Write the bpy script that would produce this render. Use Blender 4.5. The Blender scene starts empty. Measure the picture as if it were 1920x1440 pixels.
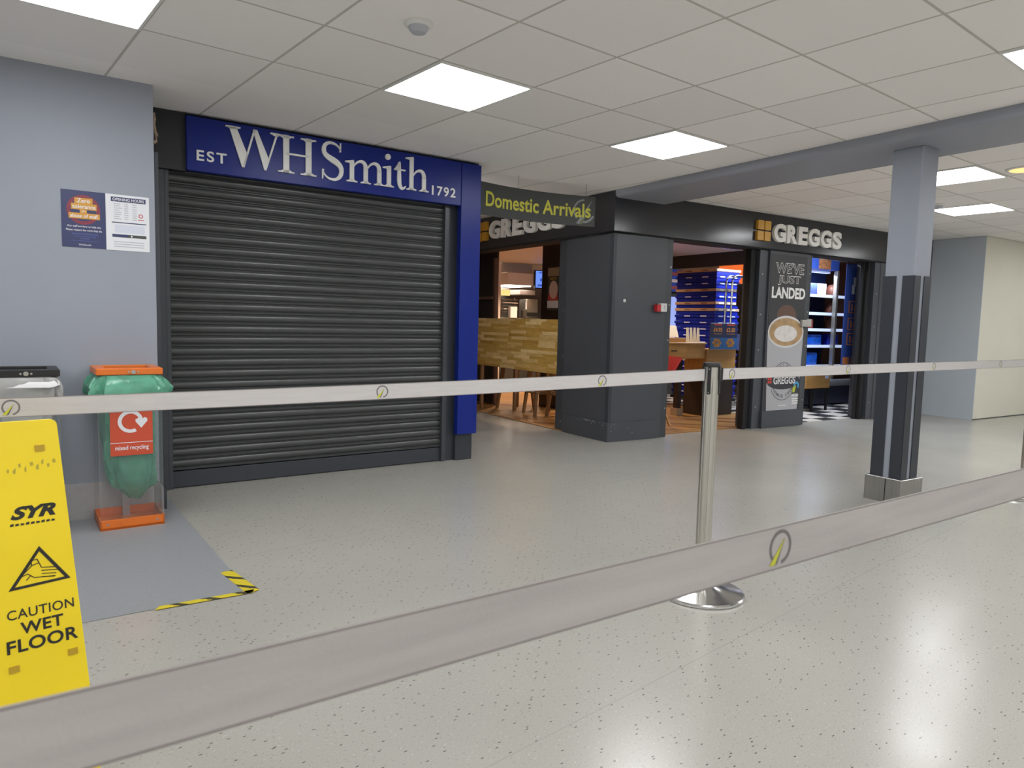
import bpy, bmesh, math, random
from mathutils import Vector, Matrix
random.seed(7)
D = bpy.data; S = bpy.context.scene; C = S.collection
PI = math.pi

# ------------------------------------------------------------------ camera, world, light, exposure
CEIL = 2.4105
def setup_camera():
    yaw, pitch, roll, f = 0.681057, -0.0866158, 0.0248388, 1349.30
    cy, sy, cp, sp = math.cos(yaw), math.sin(yaw), math.cos(pitch), math.sin(pitch)
    fwd = Vector((sy*cp, cy*cp, sp)); right = Vector((cy, -sy, 0)); up = right.cross(fwd)
    c, s = math.cos(roll), math.sin(roll)
    r2 = c*right + s*up; u2 = -s*right + c*up
    cam = D.cameras.new('camera'); o = D.objects.new('camera', cam); C.objects.link(o)
    cam.sensor_fit = 'HORIZONTAL'; cam.sensor_width = 36; cam.lens = f/1920*36
    cam.clip_start = 0.02; cam.clip_end = 60
    cam.dof.use_dof = True; cam.dof.focus_distance = 5.0; cam.dof.aperture_fstop = 11
    o.matrix_world = Matrix(((r2.x, u2.x, -fwd.x, 0), (r2.y, u2.y, -fwd.y, 0), (r2.z, u2.z, -fwd.z, 1.15107), (0, 0, 0, 1)))
    S.camera = o
setup_camera()
S.view_settings.view_transform = 'Standard'; S.view_settings.look = 'None'
S.view_settings.gamma = 1.0; S.view_settings.use_curve_mapping = False
S.view_settings.exposure = 0.0
S.cycles.use_denoising = True; S.cycles.denoising_prefilter = "ACCURATE"; S.cycles.denoising_input_passes = "RGB_ALBEDO_NORMAL"
S.cycles.max_bounces = 10; S.cycles.diffuse_bounces = 5; S.cycles.transparent_max_bounces = 16
S.cycles.sample_clamp_indirect = 6.0
w = D.worlds.new('world'); S.world = w; w.use_nodes = True
w.node_tree.nodes['Background'].inputs[0].default_value = (0.8, 0.85, 0.9, 1)
w.node_tree.nodes['Background'].inputs[1].default_value = 0.15
LIGHT = 16.5                                   # radiance of a ceiling panel's diffuser
LCOL = (0.97, 0.98, 1.0)
def area_lamp(name, loc, size, radiance, col, size_y=None, rot=None):
    l = D.lights.new(name, 'AREA'); l.shape = 'RECTANGLE'; l.size = size; l.size_y = size_y or size
    l.energy = radiance*PI*size*(size_y or size); l.color = col
    o = D.objects.new(name, l); C.objects.link(o); o.location = loc
    if rot: o.rotation_euler = rot
    return o
# panels of the same kind over the part of the hall outside the picture
for px in (-3.42, -1.62, 0.481-0.0, 2.281, 4.081, 5.881, 7.681):
    for py in (-6.24, -3.84, -1.44, 0.957, 3.357):
        if (py > 3 and px > -0.5) or (py > 0.5 and 3.9 < px) : continue
        if py > -2 and px > 4.5: continue
        area_lamp('panel_lamp', (px, py, CEIL-0.012), 0.56, LIGHT, LCOL)
for px, py in ((3.6, 5.76), (3.3, 8.2), (8.0, 0.3), (7.2, 1.0), (8.6, 1.2), (9.8, 0.9), (7.4, -2.0), (9.6, -2.2), (11.5, 2.0), (11.5, -0.5)):
    area_lamp('panel_lamp', (px, py, CEIL-0.012), 0.56, LIGHT, LCOL)

# ------------------------------------------------------------------ materials
def nt(name):
    m = D.materials.new(name); m.use_nodes = True
    return m, m.node_tree, m.node_tree.nodes['Principled BSDF']
def srgb(r, g, b):
    f = lambda c: (c/255/12.92) if c/255 <= 0.04045 else ((c/255+0.055)/1.055)**2.4
    return (f(r), f(g), f(b))
def mat(name, col, rough=0.5, metal=0.0, spec=0.5, noise=0.0, nscale=8.0, bump=0.0, bscale=60.0, alpha=1.0, emit=0.0, trans=0.0, coat=0.0, aniso=None):
    m, t, p = nt(name)
    p.inputs['Base Color'].default_value = (*col, 1); p.inputs['Roughness'].default_value = rough
    p.inputs['Metallic'].default_value = metal; p.inputs['Specular IOR Level'].default_value = spec
    p.inputs['Alpha'].default_value = alpha; p.inputs['Transmission Weight'].default_value = trans
    p.inputs['Coat Weight'].default_value = coat; p.inputs['Coat Roughness'].default_value = 0.15
    if emit:
        p.inputs['Emission Color'].default_value = (*col, 1); p.inputs['Emission Strength'].default_value = emit
    L = t.links
    if noise or bump:
        tc = t.nodes.new('ShaderNodeTexCoord')
    if noise:
        n = t.nodes.new('ShaderNodeTexNoise'); n.inputs['Scale'].default_value = nscale; n.inputs['Detail'].default_value = 5
        mp = t.nodes.new('ShaderNodeMapping')
        if aniso: mp.inputs['Scale'].default_value = aniso
        L.new(tc.outputs['Object'], mp.inputs[0]); L.new(mp.outputs[0], n.inputs['Vector'])
        r = t.nodes.new('ShaderNodeMapRange'); r.inputs[1].default_value = 0.3; r.inputs[2].default_value = 0.7
        r.inputs[3].default_value = 1-noise; r.inputs[4].default_value = 1+noise
        L.new(n.outputs['Fac'], r.inputs[0])
        mx = t.nodes.new('ShaderNodeMix'); mx.data_type = 'RGBA'; mx.blend_type = 'MULTIPLY'; mx.inputs[0].default_value = 1
        mx.inputs[6].default_value = (*col, 1); L.new(r.outputs[0], mx.inputs[7]); L.new(mx.outputs[2], p.inputs['Base Color'])
    if bump:
        n2 = t.nodes.new('ShaderNodeTexNoise'); n2.inputs['Scale'].default_value = bscale; n2.inputs['Detail'].default_value = 3
        L.new(tc.outputs['Object'], n2.inputs['Vector'])
        b = t.nodes.new('ShaderNodeBump'); b.inputs['Strength'].default_value = bump; b.inputs['Distance'].default_value = 0.004
        L.new(n2.outputs['Fac'], b.inputs['Height']); L.new(b.outputs[0], p.inputs['Normal'])
    return m

def floor_mat():
    m, t, p = nt('speckled_vinyl'); L = t.links; N = t.nodes.new
    tc = N('ShaderNodeTexCoord')
    def noise(scale, detail=4):
        n = N('ShaderNodeTexNoise'); n.inputs['Scale'].default_value = scale; n.inputs['Detail'].default_value = detail
        L.new(tc.outputs['Object'], n.inputs['Vector']); return n
    def ramp(src, a, b, c0, c1):
        r = N('ShaderNodeMapRange'); r.inputs[1].default_value = a; r.inputs[2].default_value = b
        r.inputs[3].default_value = c0; r.inputs[4].default_value = c1; L.new(src, r.inputs[0]); return r.outputs[0]
    base = N('ShaderNodeMix'); base.data_type = 'RGBA'
    base.inputs[6].default_value = (0.365, 0.353, 0.320, 1); base.inputs[7].default_value = (0.405, 0.391, 0.354, 1)
    L.new(ramp(noise(1.0, 3).outputs['Fac'], .25, .75, 0, 1), base.inputs[0])
    fine = N('ShaderNodeMix'); fine.data_type = 'RGBA'; fine.blend_type = 'MULTIPLY'; fine.inputs[0].default_value = 1
    L.new(base.outputs[2], fine.inputs[6]); L.new(ramp(noise(170, 2).outputs['Fac'], .3, .7, .93, 1.06), fine.inputs[7])
    last = fine.outputs[2]
    for scale, rad, keep, col, ang in ((27, .135, .83, (.085, .078, .065), .35), (50, .13, .84, (.20, .19, .165), .15), (38, .12, .90, (.52, .50, .46), .5)):
        mp = N('ShaderNodeMapping'); mp.inputs['Rotation'].default_value = (0, 0, ang); mp.inputs['Scale'].default_value = (.8, 2.2, 1)
        L.new(tc.outputs['Object'], mp.inputs[0])
        v = N('ShaderNodeTexVoronoi'); v.inputs['Scale'].default_value = scale; v.voronoi_dimensions = '2D'; L.new(mp.outputs[0], v.inputs['Vector'])
        near = ramp(v.outputs['Distance'], rad*0.6, rad, 1, 0)
        sep = N('ShaderNodeSeparateColor'); L.new(v.outputs['Color'], sep.inputs[0])
        gt = N('ShaderNodeMath'); gt.operation = 'GREATER_THAN'; L.new(sep.outputs[0], gt.inputs[0]); gt.inputs[1].default_value = keep
        mu = N('ShaderNodeMath'); mu.operation = 'MULTIPLY'; L.new(near, mu.inputs[0]); L.new(gt.outputs[0], mu.inputs[1])
        mx = N('ShaderNodeMix'); mx.data_type = 'RGBA'; mx.inputs[7].default_value = (*col, 1)
        L.new(mu.outputs[0], mx.inputs[0]); L.new(last, mx.inputs[6]); last = mx.outputs[2]
    # welded seams between the two-metre sheets
    sx = N('ShaderNodeMapping'); sx.inputs['Rotation'].default_value = (0, 0, math.radians(-3.0)); L.new(tc.outputs['Object'], sx.inputs[0])
    sp = N('ShaderNodeSeparateXYZ'); L.new(sx.outputs[0], sp.inputs[0])
    ad = N('ShaderNodeMath'); ad.operation = 'ADD'; L.new(sp.outputs[1], ad.inputs[0]); ad.inputs[1].default_value = 18.66
    mo = N('ShaderNodeMath'); mo.operation = 'MODULO'; L.new(ad.outputs[0], mo.inputs[0]); mo.inputs[1].default_value = 2.0
    lt = N('ShaderNodeMath'); lt.operation = 'LESS_THAN'; L.new(mo.outputs[0], lt.inputs[0]); lt.inputs[1].default_value = 0.004
    sm = N('ShaderNodeMix'); sm.data_type = 'RGBA'; sm.inputs[7].default_value = (.325, .315, .285, 1)
    L.new(lt.outputs[0], sm.inputs[0]); L.new(last, sm.inputs[6])
    L.new(sm.outputs[2], p.inputs['Base Color'])
    L.new(ramp(noise(2.2, 2).outputs['Fac'], .2, .8, .205, .255), p.inputs['Roughness'])
    b = N('ShaderNodeBump'); b.inputs['Strength'].default_value = 0.05; b.inputs['Distance'].default_value = 0.002
    L.new(noise(4, 1).outputs['Fac'], b.inputs['Height']); L.new(b.outputs[0], p.inputs['Normal'])
    p.inputs['Specular IOR Level'].default_value = 0.55
    return m

def tile_mat(name, ox, oy, col=(0.925, 0.90, 0.875), cut=False):
    m, t, p = nt(name); L = t.links; N = t.nodes.new
    tc = N('ShaderNodeTexCoord'); mp = N('ShaderNodeMapping'); mp.vector_type = 'POINT'
    mp.inputs['Location'].default_value = (-ox/0.6+40, -oy/0.6+40, 0); mp.inputs['Scale'].default_value = (1/0.6, 1/0.6, 1)
    L.new(tc.outputs['Object'], mp.inputs[0])
    sp = N('ShaderNodeSeparateXYZ'); L.new(mp.outputs[0], sp.inputs[0])
    def near(o):
        fr = N('ShaderNodeMath'); fr.operation = 'FRACT'; L.new(o, fr.inputs[0])
        pp = N('ShaderNodeMath'); pp.operation = 'PINGPONG'; L.new(fr.outputs[0], pp.inputs[0]); pp.inputs[1].default_value = 0.5
        return pp.outputs[0]
    # the row of cut tiles along the shop fronts runs through to the wall: no bar there
    wide = N('ShaderNodeMath'); wide.operation = 'GREATER_THAN'; L.new(sp.outputs[1], wide.inputs[0]); wide.inputs[1].default_value = 42.5 if cut else 1e6
    rowd = N('ShaderNodeMath'); rowd.operation = 'ADD'; L.new(near(sp.outputs[1]), rowd.inputs[0]); L.new(wide.outputs[0], rowd.inputs[1])
    mn = N('ShaderNodeMath'); mn.operation = 'MINIMUM'; L.new(near(sp.outputs[0]), mn.inputs[0]); L.new(rowd.outputs[0], mn.inputs[1])
    lt = N('ShaderNodeMapRange'); lt.inputs[1].default_value = .0085; lt.inputs[2].default_value = .0125; lt.inputs[3].default_value = 1; lt.inputs[4].default_value = 0
    L.new(mn.outputs[0], lt.inputs[0])
    fl = N('ShaderNodeVectorMath'); fl.operation = 'FLOOR'; L.new(mp.outputs[0], fl.inputs[0])
    wn = N('ShaderNodeTexWhiteNoise'); wn.noise_dimensions = '2D'; L.new(fl.outputs[0], wn.inputs['Vector'])
    mr = N('ShaderNodeMapRange'); mr.inputs[3].default_value = .95; mr.inputs[4].default_value = 1.02; L.new(wn.outputs['Value'], mr.inputs[0])
    mx = N('ShaderNodeMix'); mx.data_type = 'RGBA'; mx.blend_type = 'MULTIPLY'; mx.inputs[0].default_value = 1
    mx.inputs[6].default_value = (*col, 1); L.new(mr.outputs[0], mx.inputs[7])
    m2 = N('ShaderNodeMix'); m2.data_type = 'RGBA'; m2.inputs[7].default_value = (0.56, 0.535, 0.49, 1)
    L.new(lt.outputs[0], m2.inputs[0]); L.new(mx.outputs[2], m2.inputs[6]); L.new(m2.outputs[2], p.inputs['Base Color'])
    b = N('ShaderNodeBump'); b.inputs['Strength'].default_value = .4; b.inputs['Distance'].default_value = .004; b.invert = True
    L.new(lt.outputs[0], b.inputs['Height']); L.new(b.outputs[0], p.inputs['Normal'])
    p.inputs['Roughness'].default_value = .9; p.inputs['Specular IOR Level'].default_value = .1
    return m

def block_mat(name, cols, bw, bh, rough=0.35, axes='yz', mort=0.0, rot=0.0, contrast=1.0):
    """staves of wood: short blocks laid in rows, each with its own tone"""
    m, t, p = nt(name); L = t.links; N = t.nodes.new
    tc = N('ShaderNodeTexCoord'); sp = N('ShaderNodeSeparateXYZ')
    rt = N('ShaderNodeMapping'); rt.inputs['Rotation'].default_value = (0, 0, rot)
    L.new(tc.outputs['Object'], rt.inputs[0]); L.new(rt.outputs[0], sp.inputs[0])
    idx = {'x': 0, 'y': 1, 'z': 2}; a, b_ = sp.outputs[idx[axes[0]]], sp.outputs[idx[axes[1]]]
    def m2(op, i, v):
        n = N('ShaderNodeMath'); n.operation = op; L.new(i, n.inputs[0])
        if isinstance(v, (int, float)): n.inputs[1].default_value = v
        else: L.new(v, n.inputs[1])
        return n.outputs[0]
    row = m2('FLOOR', m2('DIVIDE', b_, bh), 0)
    wn = N('ShaderNodeTexWhiteNoise'); wn.noise_dimensions = '1D'; L.new(row, wn.inputs['W'])
    col_ = m2('FLOOR', m2('ADD', m2('DIVIDE', a, bw), m2('MULTIPLY', wn.outputs['Value'], 7.0)), 0)
    cb = N('ShaderNodeCombineXYZ'); L.new(row, cb.inputs[0]); L.new(col_, cb.inputs[1])
    w2 = N('ShaderNodeTexWhiteNoise'); w2.noise_dimensions = '2D'; L.new(cb.outputs[0], w2.inputs['Vector'])
    cr = N('ShaderNodeValToRGB'); L.new(w2.outputs['Value'], cr.inputs[0])
    e = cr.color_ramp.elements
    for i, c in enumerate(cols):
        el = e[i] if i < 2 else e.new(0.5)
        el.position = i/(len(cols)-1); el.color = (*c, 1)
    n = N('ShaderNodeTexNoise'); n.inputs['Scale'].default_value = 12; n.inputs['Detail'].default_value = 6
    mp = N('ShaderNodeMapping'); sc = [8, 8, 8]; sc[idx[axes[0]]] = 0.8; mp.inputs['Scale'].default_value = sc
    L.new(rt.outputs[0], mp.inputs[0]); L.new(mp.outputs[0], n.inputs['Vector'])
    mr = N('ShaderNodeMapRange'); mr.inputs[1].default_value = .3; mr.inputs[2].default_value = .7; mr.inputs[3].default_value = .82; mr.inputs[4].default_value = 1.12
    L.new(n.outputs['Fac'], mr.inputs[0])
    mx = N('ShaderNodeMix'); mx.data_type = 'RGBA'; mx.blend_type = 'MULTIPLY'; mx.inputs[0].default_value = 1
    L.new(cr.outputs[0], mx.inputs[6]); L.new(mr.outputs[0], mx.inputs[7]); L.new(mx.outputs[2], p.inputs['Base Color'])
    p.inputs['Roughness'].default_value = rough
    return m

def checker_mat():
    m, t, p = nt('chequered_tiles'); L = t.links
    tc = t.nodes.new('ShaderNodeTexCoord'); c = t.nodes.new('ShaderNodeTexChecker'); c.inputs['Scale'].default_value = 3.3
    c.inputs['Color1'].default_value = (.62, .58, .53, 1); c.inputs['Color2'].default_value = (.03, .03, .033, 1)
    L.new(tc.outputs['Object'], c.inputs['Vector']); L.new(c.outputs[0], p.inputs['Base Color']); p.inputs['Roughness'].default_value = .3
    return m

def hazard_mat():
    m, t, p = nt('hazard_tape'); L = t.links; N = t.nodes.new
    tc = N('ShaderNodeTexCoord'); sp = N('ShaderNodeSeparateXYZ'); L.new(tc.outputs['Object'], sp.inputs[0])
    ad = N('ShaderNodeMath'); ad.operation = 'ADD'; L.new(sp.outputs[0], ad.inputs[0]); L.new(sp.outputs[1], ad.inputs[1])
    mu = N('ShaderNodeMath'); mu.operation = 'MULTIPLY'; L.new(ad.outputs[0], mu.inputs[0]); mu.inputs[1].default_value = 8.5
    fr = N('ShaderNodeMath'); fr.operation = 'FRACT'; L.new(mu.outputs[0], fr.inputs[0])
    n = N('ShaderNodeTexNoise'); n.inputs['Scale'].default_value = 60; L.new(tc.outputs['Object'], n.inputs['Vector'])
    a2 = N('ShaderNodeMath'); a2.operation = 'MULTIPLY_ADD'; L.new(n.outputs['Fac'], a2.inputs[0]); a2.inputs[1].default_value = .25; L.new(fr.outputs[0], a2.inputs[2])
    gt = N('ShaderNodeMath'); gt.operation = 'GREATER_THAN'; L.new(a2.outputs[0], gt.inputs[0]); gt.inputs[1].default_value = .84
    mx = N('ShaderNodeMix'); mx.data_type = 'RGBA'; mx.inputs[6].default_value = (.62, .50, .03, 1); mx.inputs[7].default_value = (.06, .055, .03, 1)
    L.new(gt.outputs[0], mx.inputs[0]); L.new(mx.outputs[2], p.inputs['Base Color']); p.inputs['Roughness'].default_value = .45
    return m

M = dict(
    floor=floor_mat(), ceil=tile_mat('ceiling_tiles', 1.98148, 2.45691, cut=True), ceil2=tile_mat('ceiling_tiles_far', 0, 0),
    lino=mat('grey_lino', (.265, .275, .285), .45, noise=.06, nscale=120, spec=.35),
    wall=mat('blue_grey_paint', (.30, .325, .375), .5, noise=.02, nscale=3, spec=.35),
    beam=mat('beam_grey_paint', (.30, .315, .36), .45),
    cream=mat('cream_paint', (.68, .66, .56), .55, noise=.03, nscale=2), boxgrey=mat('pale_grey_paint', (.50, .55, .60), .5),
    white=mat('white_paint', (.78, .78, .76), .6), off=mat('hall_paint', (.82, .82, .80), .6),
    skirt=mat('grey_skirting', (.40, .395, .40), .45, noise=.05, nscale=30),
    dark=mat('dark_grey_panel', (.042, .046, .053), .38, noise=.04, nscale=2.5), darker=mat('charcoal_panel', (.016, .017, .020), .45),
    dark2=mat('anthracite_panel', (.058, .063, .074), .34, noise=.05, nscale=2), warmdark=mat('anthracite_panel_side', (.047, .052, .062), .34),
    fascia=mat('fascia_panel', (.030, .032, .037), .17), frame=mat('shutter_frame', (.045, .050, .058), .35),
    slat=mat('shutter_slat', (.056, .059, .059), .30, noise=.05, nscale=3),
    shutbar=mat('shutter_bar', (.032, .037, .047), .4),
    blue=mat('royal_blue_panel', (.005, .018, .20), .33, spec=.3), letter=mat('white_letter', (.84, .83, .81), .4),
    black=mat('black_plastic', (.012, .012, .013), .4), blackm=mat('matt_black', (.006, .006, .007), .8),
    steel=mat('brushed_steel', (.46, .455, .44), .32, metal=1, noise=.08, nscale=40, aniso=(1, 1, .05)), chrome=mat('polished_steel', (.62, .62, .62), .16, metal=1),
    tube=mat('ribbed_steel', (.58, .56, .51), .34, metal=1), alu=mat('aluminium', (.42, .45, .49), .35, metal=.7),
    screw=mat('screw_head', (.5, .5, .48), .3, metal=1),
    belt=mat('belt_webbing', (.54, .515, .505), .6, noise=.05, nscale=25, aniso=(.4, .4, 5), bump=.15, bscale=300),
    ring=mat('logo_grey', (.16, .15, .15), .5), beltshade=mat('shaded_belt_webbing', (.44, .41, .40), .65, noise=.07, nscale=14, aniso=(.4, .4, 5), bump=.15, bscale=300), selv=mat('belt_selvedge', (.26, .235, .225), .7), needle=mat('logo_yellow', (.55, .56, .04), .5),  # nearest belt's webbing is darkened in its colour for the shadow over it
    yellow=mat('yellow_plastic', (.80, .60, .008), .38, noise=.04, nscale=5), ybump=mat('amber_pads', (.42, .27, .01), .5),
    ink=mat('black_ink', (.012, .011, .008), .6), inkfade=mat('faded_marks', (.42, .33, .03), .6),
    orange=mat('orange_enamel', (.72, .165, .02), .35, noise=.05, nscale=6), labelred=mat('recycling_red', (.56, .075, .032), .4),
    acrylic=mat('clear_acrylic', (.30, .34, .34), .06, alpha=.09), acrylicg=mat('smoked_acrylic', (.30, .29, .28), .2, alpha=.5),
    bag=mat('green_bin_bag', (.13, .42, .28), .25, alpha=.74, noise=.2, nscale=14, bump=1.0, bscale=22),
    bagin=mat('green_bag_film', (.11, .40, .26), .3, alpha=.68, noise=.25, nscale=9, bump=1.0, bscale=16),
    greybag=mat('clear_bin_bag', (.42, .42, .41), .3, alpha=.9, noise=.08, nscale=9, bump=.4, bscale=14), whitebag=mat('white_bag_hem', (.75, .75, .75), .4),
    navy=mat('navy_print', srgb(52, 58, 98), .35), poster_red=mat('crimson_print', srgb(132, 48, 68), .4), poster_gold=mat('gold_print', srgb(205, 150, 60), .4),
    paper=mat('white_paper', (.74, .75, .78), .45), print_grey=mat('grey_print', (.48, .49, .54), .5), print_pale=mat('pale_blue_print', (.62, .65, .74), .5),
    print_red=mat('red_print', (.55, .12, .14), .5), print_dk=mat('dark_print', (.06, .07, .06), .5), print_blue=mat('blue_print', srgb(70, 84, 140), .4),
    yellowtxt=mat('yellow_green_letter', (.58, .56, .06), .45), hang=mat('hanging_sign_grey', (.050, .052, .050), .5), logo_pale=mat('logo_pale_grey', (.24, .26, .26), .5),
    olive=mat('logo_olive', (.17, .17, .09), .5), wire=mat('steel_wire', (.35, .35, .35), .4, metal=.6),
    gold=mat('golden_yellow', (.66, .34, .03), .35), goldside=mat('golden_side', (.40, .20, .02), .5),
    lettergrey=mat('letter_return', (.40, .39, .36), .5), warmwhite=mat('ivory_letter', (.93, .91, .87), .45),
    poster_bk=mat('poster_charcoal', (.035, .036, .040), .4), cup=mat('cup_print', (.40, .40, .42), .4), cup2=mat('cup_rim_print', (.62, .62, .63), .4),
    coffee=mat('coffee_print', (.40, .26, .13), .4, noise=.2, nscale=12), foam=mat('foam_print', (.66, .63, .60), .4, noise=.1, nscale=14), skin=mat('hand_print', (.12, .065, .045), .5),
    cupdark=mat('stamp_print', (.035, .037, .043), .5), fblue=mat('cyan_print', (.05, .30, .55), .4), fgreen=mat('lime_print', (.45, .50, .05), .4),
    red=mat('red_plastic', (.50, .02, .025), .35), whitep=mat('white_plastic', (.68, .68, .66), .4),
    butcher=block_mat('butcher_block', [(.46, .25, .045), (.58, .35, .085), (.52, .30, .06), (.62, .39, .11), (.55, .32, .065), (.82, .60, .28)], .33, .036, .35, 'yz'),
    woodfloor=block_mat('wood_planks', [(.20, .085, .028), (.36, .18, .062), (.11, .045, .016), (.42, .24, .09)], .9, .11, .3, 'xy', rot=.8),
    checker=checker_mat(), oak=mat('oak', (.46, .25, .075), .4, noise=.15, nscale=6, aniso=(.5, 4, 4)), oakdk=mat('dark_oak', (.30, .16, .055), .45, noise=.15, nscale=6, aniso=(.5, 4, 4)),
    brown=mat('dark_brown_laminate', (.022, .012, .009), .45), brown2=mat('brown_edge', (.16, .085, .055), .45), stool=mat('stool_wood', (.22, .115, .045), .45, noise=.2, nscale=9, aniso=(3, 3, .4)),
    beige=mat('beige_strip', (.40, .30, .20), .5), kitchen=mat('kitchen_wall', (.55, .47, .40), .5), pinkwall=mat('warm_white_wall', (.72, .60, .53), .5),
    inox=mat('kitchen_steel', (.40, .38, .34), .3, metal=.8), darkkit=mat('kitchen_dark', (.05, .045, .04), .5), cratebl=mat('crate_blue', (.008, .018, .30), .3, bump=.2, bscale=40),  # darkkit: one even dark base colour for counter, cabinet and grinder
    cratebe=mat('crate_beige_rim', (.42, .28, .20), .45), cratewh=mat('crate_white_mark', (.55, .60, .85), .4),
    leaf=mat('cream_leaflet', (.78, .66, .45), .5), price=mat('price_board_navy', (.016, .024, .085), .35), pblue=mat('price_board_blue', (.02, .12, .33), .4),
    pred=mat('price_red', (.55, .06, .05), .4), porange=mat('price_orange', (.72, .30, .06), .4), food=mat('golden_food', (.45, .20, .05), .5, noise=.35, nscale=40),
    fridge=mat('fridge_inside_navy', (.012, .020, .085), .35), fridgeg=mat('fridge_grey', (.20, .20, .21), .4), shelfw=mat('shelf_edge_white', (.60, .68, .85), .35),
    bluebag=mat('blue_packet', (.01, .13, .72), .25, noise=.3, nscale=14, bump=.6, bscale=22), meat=mat('red_food_print', (.34, .06, .05), .5, noise=.5, nscale=45), nuts=mat('brown_food_print', (.30, .12, .05), .5, noise=.6, nscale=40),
    loaf=mat('loaf_brown', (.17, .055, .035), .5), pink=mat('pale_carton', (.66, .48, .40), .5), posterblue=mat('side_poster_blue', (.03, .07, .32), .4), porange2=mat('side_poster_orange', (.55, .20, .07), .4),
    hazard=hazard_mat(), tapey=mat('yellow_tape', (.62, .50, .04), .45, noise=.2, nscale=18),
)
def emis(name, col, s):
    m, t, p = nt(name); p.inputs['Base Color'].default_value = (*col, 1)
    p.inputs['Emission Color'].default_value = (*col, 1); p.inputs['Emission Strength'].default_value = s; p.inputs['Roughness'].default_value = .4
    return m
M['diff'] = emis('lit_diffuser', LCOL, LIGHT); M['down'] = emis('lit_downlight', (1, .86, .66), 30.0)
M['amber'] = emis('lit_amber_lamp', (1, .62, .22), 1.1); M['screen'] = emis('lit_screen', (.13, .27, .85), 1.0); M['screen2'] = emis('lit_screen_print', (.05, .12, .55), .6)
M['hood'] = emis('lit_hood_lamp', (1, .95, .88), 4.0); M['menu'] = emis('lit_menu_panel', (.85, .16, .035), .9); M['striplit'] = emis('lit_shelf_strip', (.58, .68, .92), .6)
M['lamp_y'] = emis('lit_warm_lamp', (1, .66, .25), 1.0); M['glassblue'] = emis('lit_cabinet', (.34, .42, .80), .55)

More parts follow.
